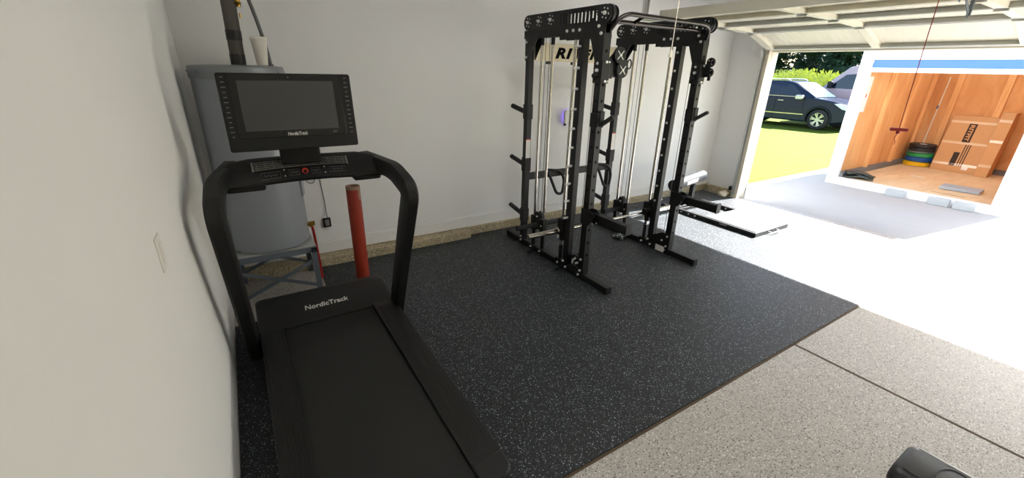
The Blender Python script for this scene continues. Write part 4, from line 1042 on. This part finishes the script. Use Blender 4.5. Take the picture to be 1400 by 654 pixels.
tl = ['broad dark green tree behind the weeds seen just right of the door jamb', 'dark green tree behind the weeds above the SUV roof', 'dark green tree behind the weeds above the SUV hood', 'dark green tree behind the weeds left of the shed frame', 'dark green tree behind the weeds partly hidden by the shed', 'dark green tree farthest back, seen between the two trees above the SUV', 'dark green tree farthest back, seen right of the SUV windshield']
for i, (y, x, hh, rr_) in enumerate(((24.4, 51.2, 9.5, 3.0), (20.8, 46.2, 8.5, 2.0), (18.2, 51.2, 10, 3.0), (14.9, 46.2, 9, 2.0), (12.0, 51.2, 9.5, 3.0), (23.8, 58.5, 10, 3.1), (16.6, 58.5, 10, 3.1))):
    o = thing('tree', (x, y, gz(x, y)), tl[i], 'tree', 'dark trees beyond the weeds')
    cr = MB(); z0 = gz(x, y)
    for k in range(11):
        c_ = (x + rnd.uniform(-.25, .25) * rr_, y + rnd.uniform(-.3, .3) * rr_, z0 + hh * (.04 + .088 * k)); e_ = rr_ * rnd.uniform(.75, .95) * (1 if k < 8 else .75)
        leaves(cr, c_, (e_, e_, e_ * .6), 420, .19, rnd, .45)
        ic = MB().lathe(c_, [(.0, -.5 * e_ * .6), (e_ * .5, -.3 * e_ * .6), (e_ * .62, 0), (e_ * .5, .3 * e_ * .6), (.0, .5 * e_ * .6)], 12); cr.add(ic.v, ic.f)
    cr.build('crown', m_leafd, o, fixn=False)
    MB().tube([(x, y, z0 - .1), (x + .1, y, z0 + hh * .3), (x - .1, y + .1, z0 + hh * .75)], [.22, .16, .06], 10).build('trunk', m_bark, o)

# ------------------------------------------------------------------ light
wd = D.worlds.new('sky'); SC.world = wd; wd.use_nodes = True; nt = wd.node_tree
sky = nt.nodes.new('ShaderNodeTexSky'); sky.sky_type = 'NISHITA'; sky.sun_disc = False
sky.sun_elevation = math.radians(41); sky.sun_rotation = math.radians(98); sky.air_density = 1.2; sky.dust_density = 1.5; sky.ozone_density = 1.2
bg = nt.nodes['Background']; bg.inputs['Strength'].default_value = .46
nt.links.new(sky.outputs['Color'], bg.inputs['Color'])
sd = D.lights.new('sun', 'SUN'); sd.energy = 42.0; sd.angle = math.radians(.53); sd.color = (1, .985, .965)
so = D.objects.new('sun', sd); COL.objects.link(so); so.location = (20, -3, 20)
dv = V((-2.47, .36, -2.13)).normalized()
so.rotation_euler = dv.to_track_quat('-Z', 'Y').to_euler()
o = thing('added_fill_light', (2.5, -2.3, CZ), 'added white fill light, out of view on the garage ceiling above the black mat', 'fill light')  # added fixture, out of view, to brighten the dim interior
MB().b2((1.9, -2.38, CZ - .04), (3.1, -2.22, CZ)).build('housing', m_white, o, bevel=.01)
MB().prism([(-2.365, CZ - .04), (-2.36, CZ - .07), (-2.33, CZ - .085), (-2.27, CZ - .085), (-2.24, CZ - .07), (-2.235, CZ - .04)], 'x', 1.92, 3.08).build('fill_light_panel', m_diff, o)
# ------------------------------------------------------------------ camera
cam = D.cameras.new('camera'); co = D.objects.new('camera', cam); COL.objects.link(co)
yaw, pitch, roll, f = -.5682, -.3810, .0256, 580.6
fw = V((-math.sin(yaw) * math.cos(pitch), math.cos(yaw) * math.cos(pitch), math.sin(pitch)))
r = V((math.cos(yaw), math.sin(yaw), 0)); u = r.cross(fw)
r2 = r * math.cos(roll) + u * math.sin(roll); u2 = -r * math.sin(roll) + u * math.cos(roll)
co.matrix_world = Matrix.Translation((.2873, -4.125, 1.8234)) @ Matrix((r2, u2, -fw)).transposed().to_4x4()
cam.sensor_fit = 'HORIZONTAL'; cam.sensor_width = 36; cam.lens = 36 * f / 1400; cam.clip_start = .02; cam.clip_end = 400
SC.camera = co
# ------------------------------------------------------------------ view
vs_ = SC.view_settings; vs_.view_transform = 'Standard'; vs_.look = 'None'; vs_.gamma = 1; vs_.use_curve_mapping = False; vs_.exposure = .2
SC.cycles.use_denoising = True; SC.cycles.max_bounces = 14; SC.cycles.diffuse_bounces = 10; SC.cycles.sample_clamp_indirect = 8
SC.cycles.caustics_reflective = False; SC.cycles.caustics_refractive = False
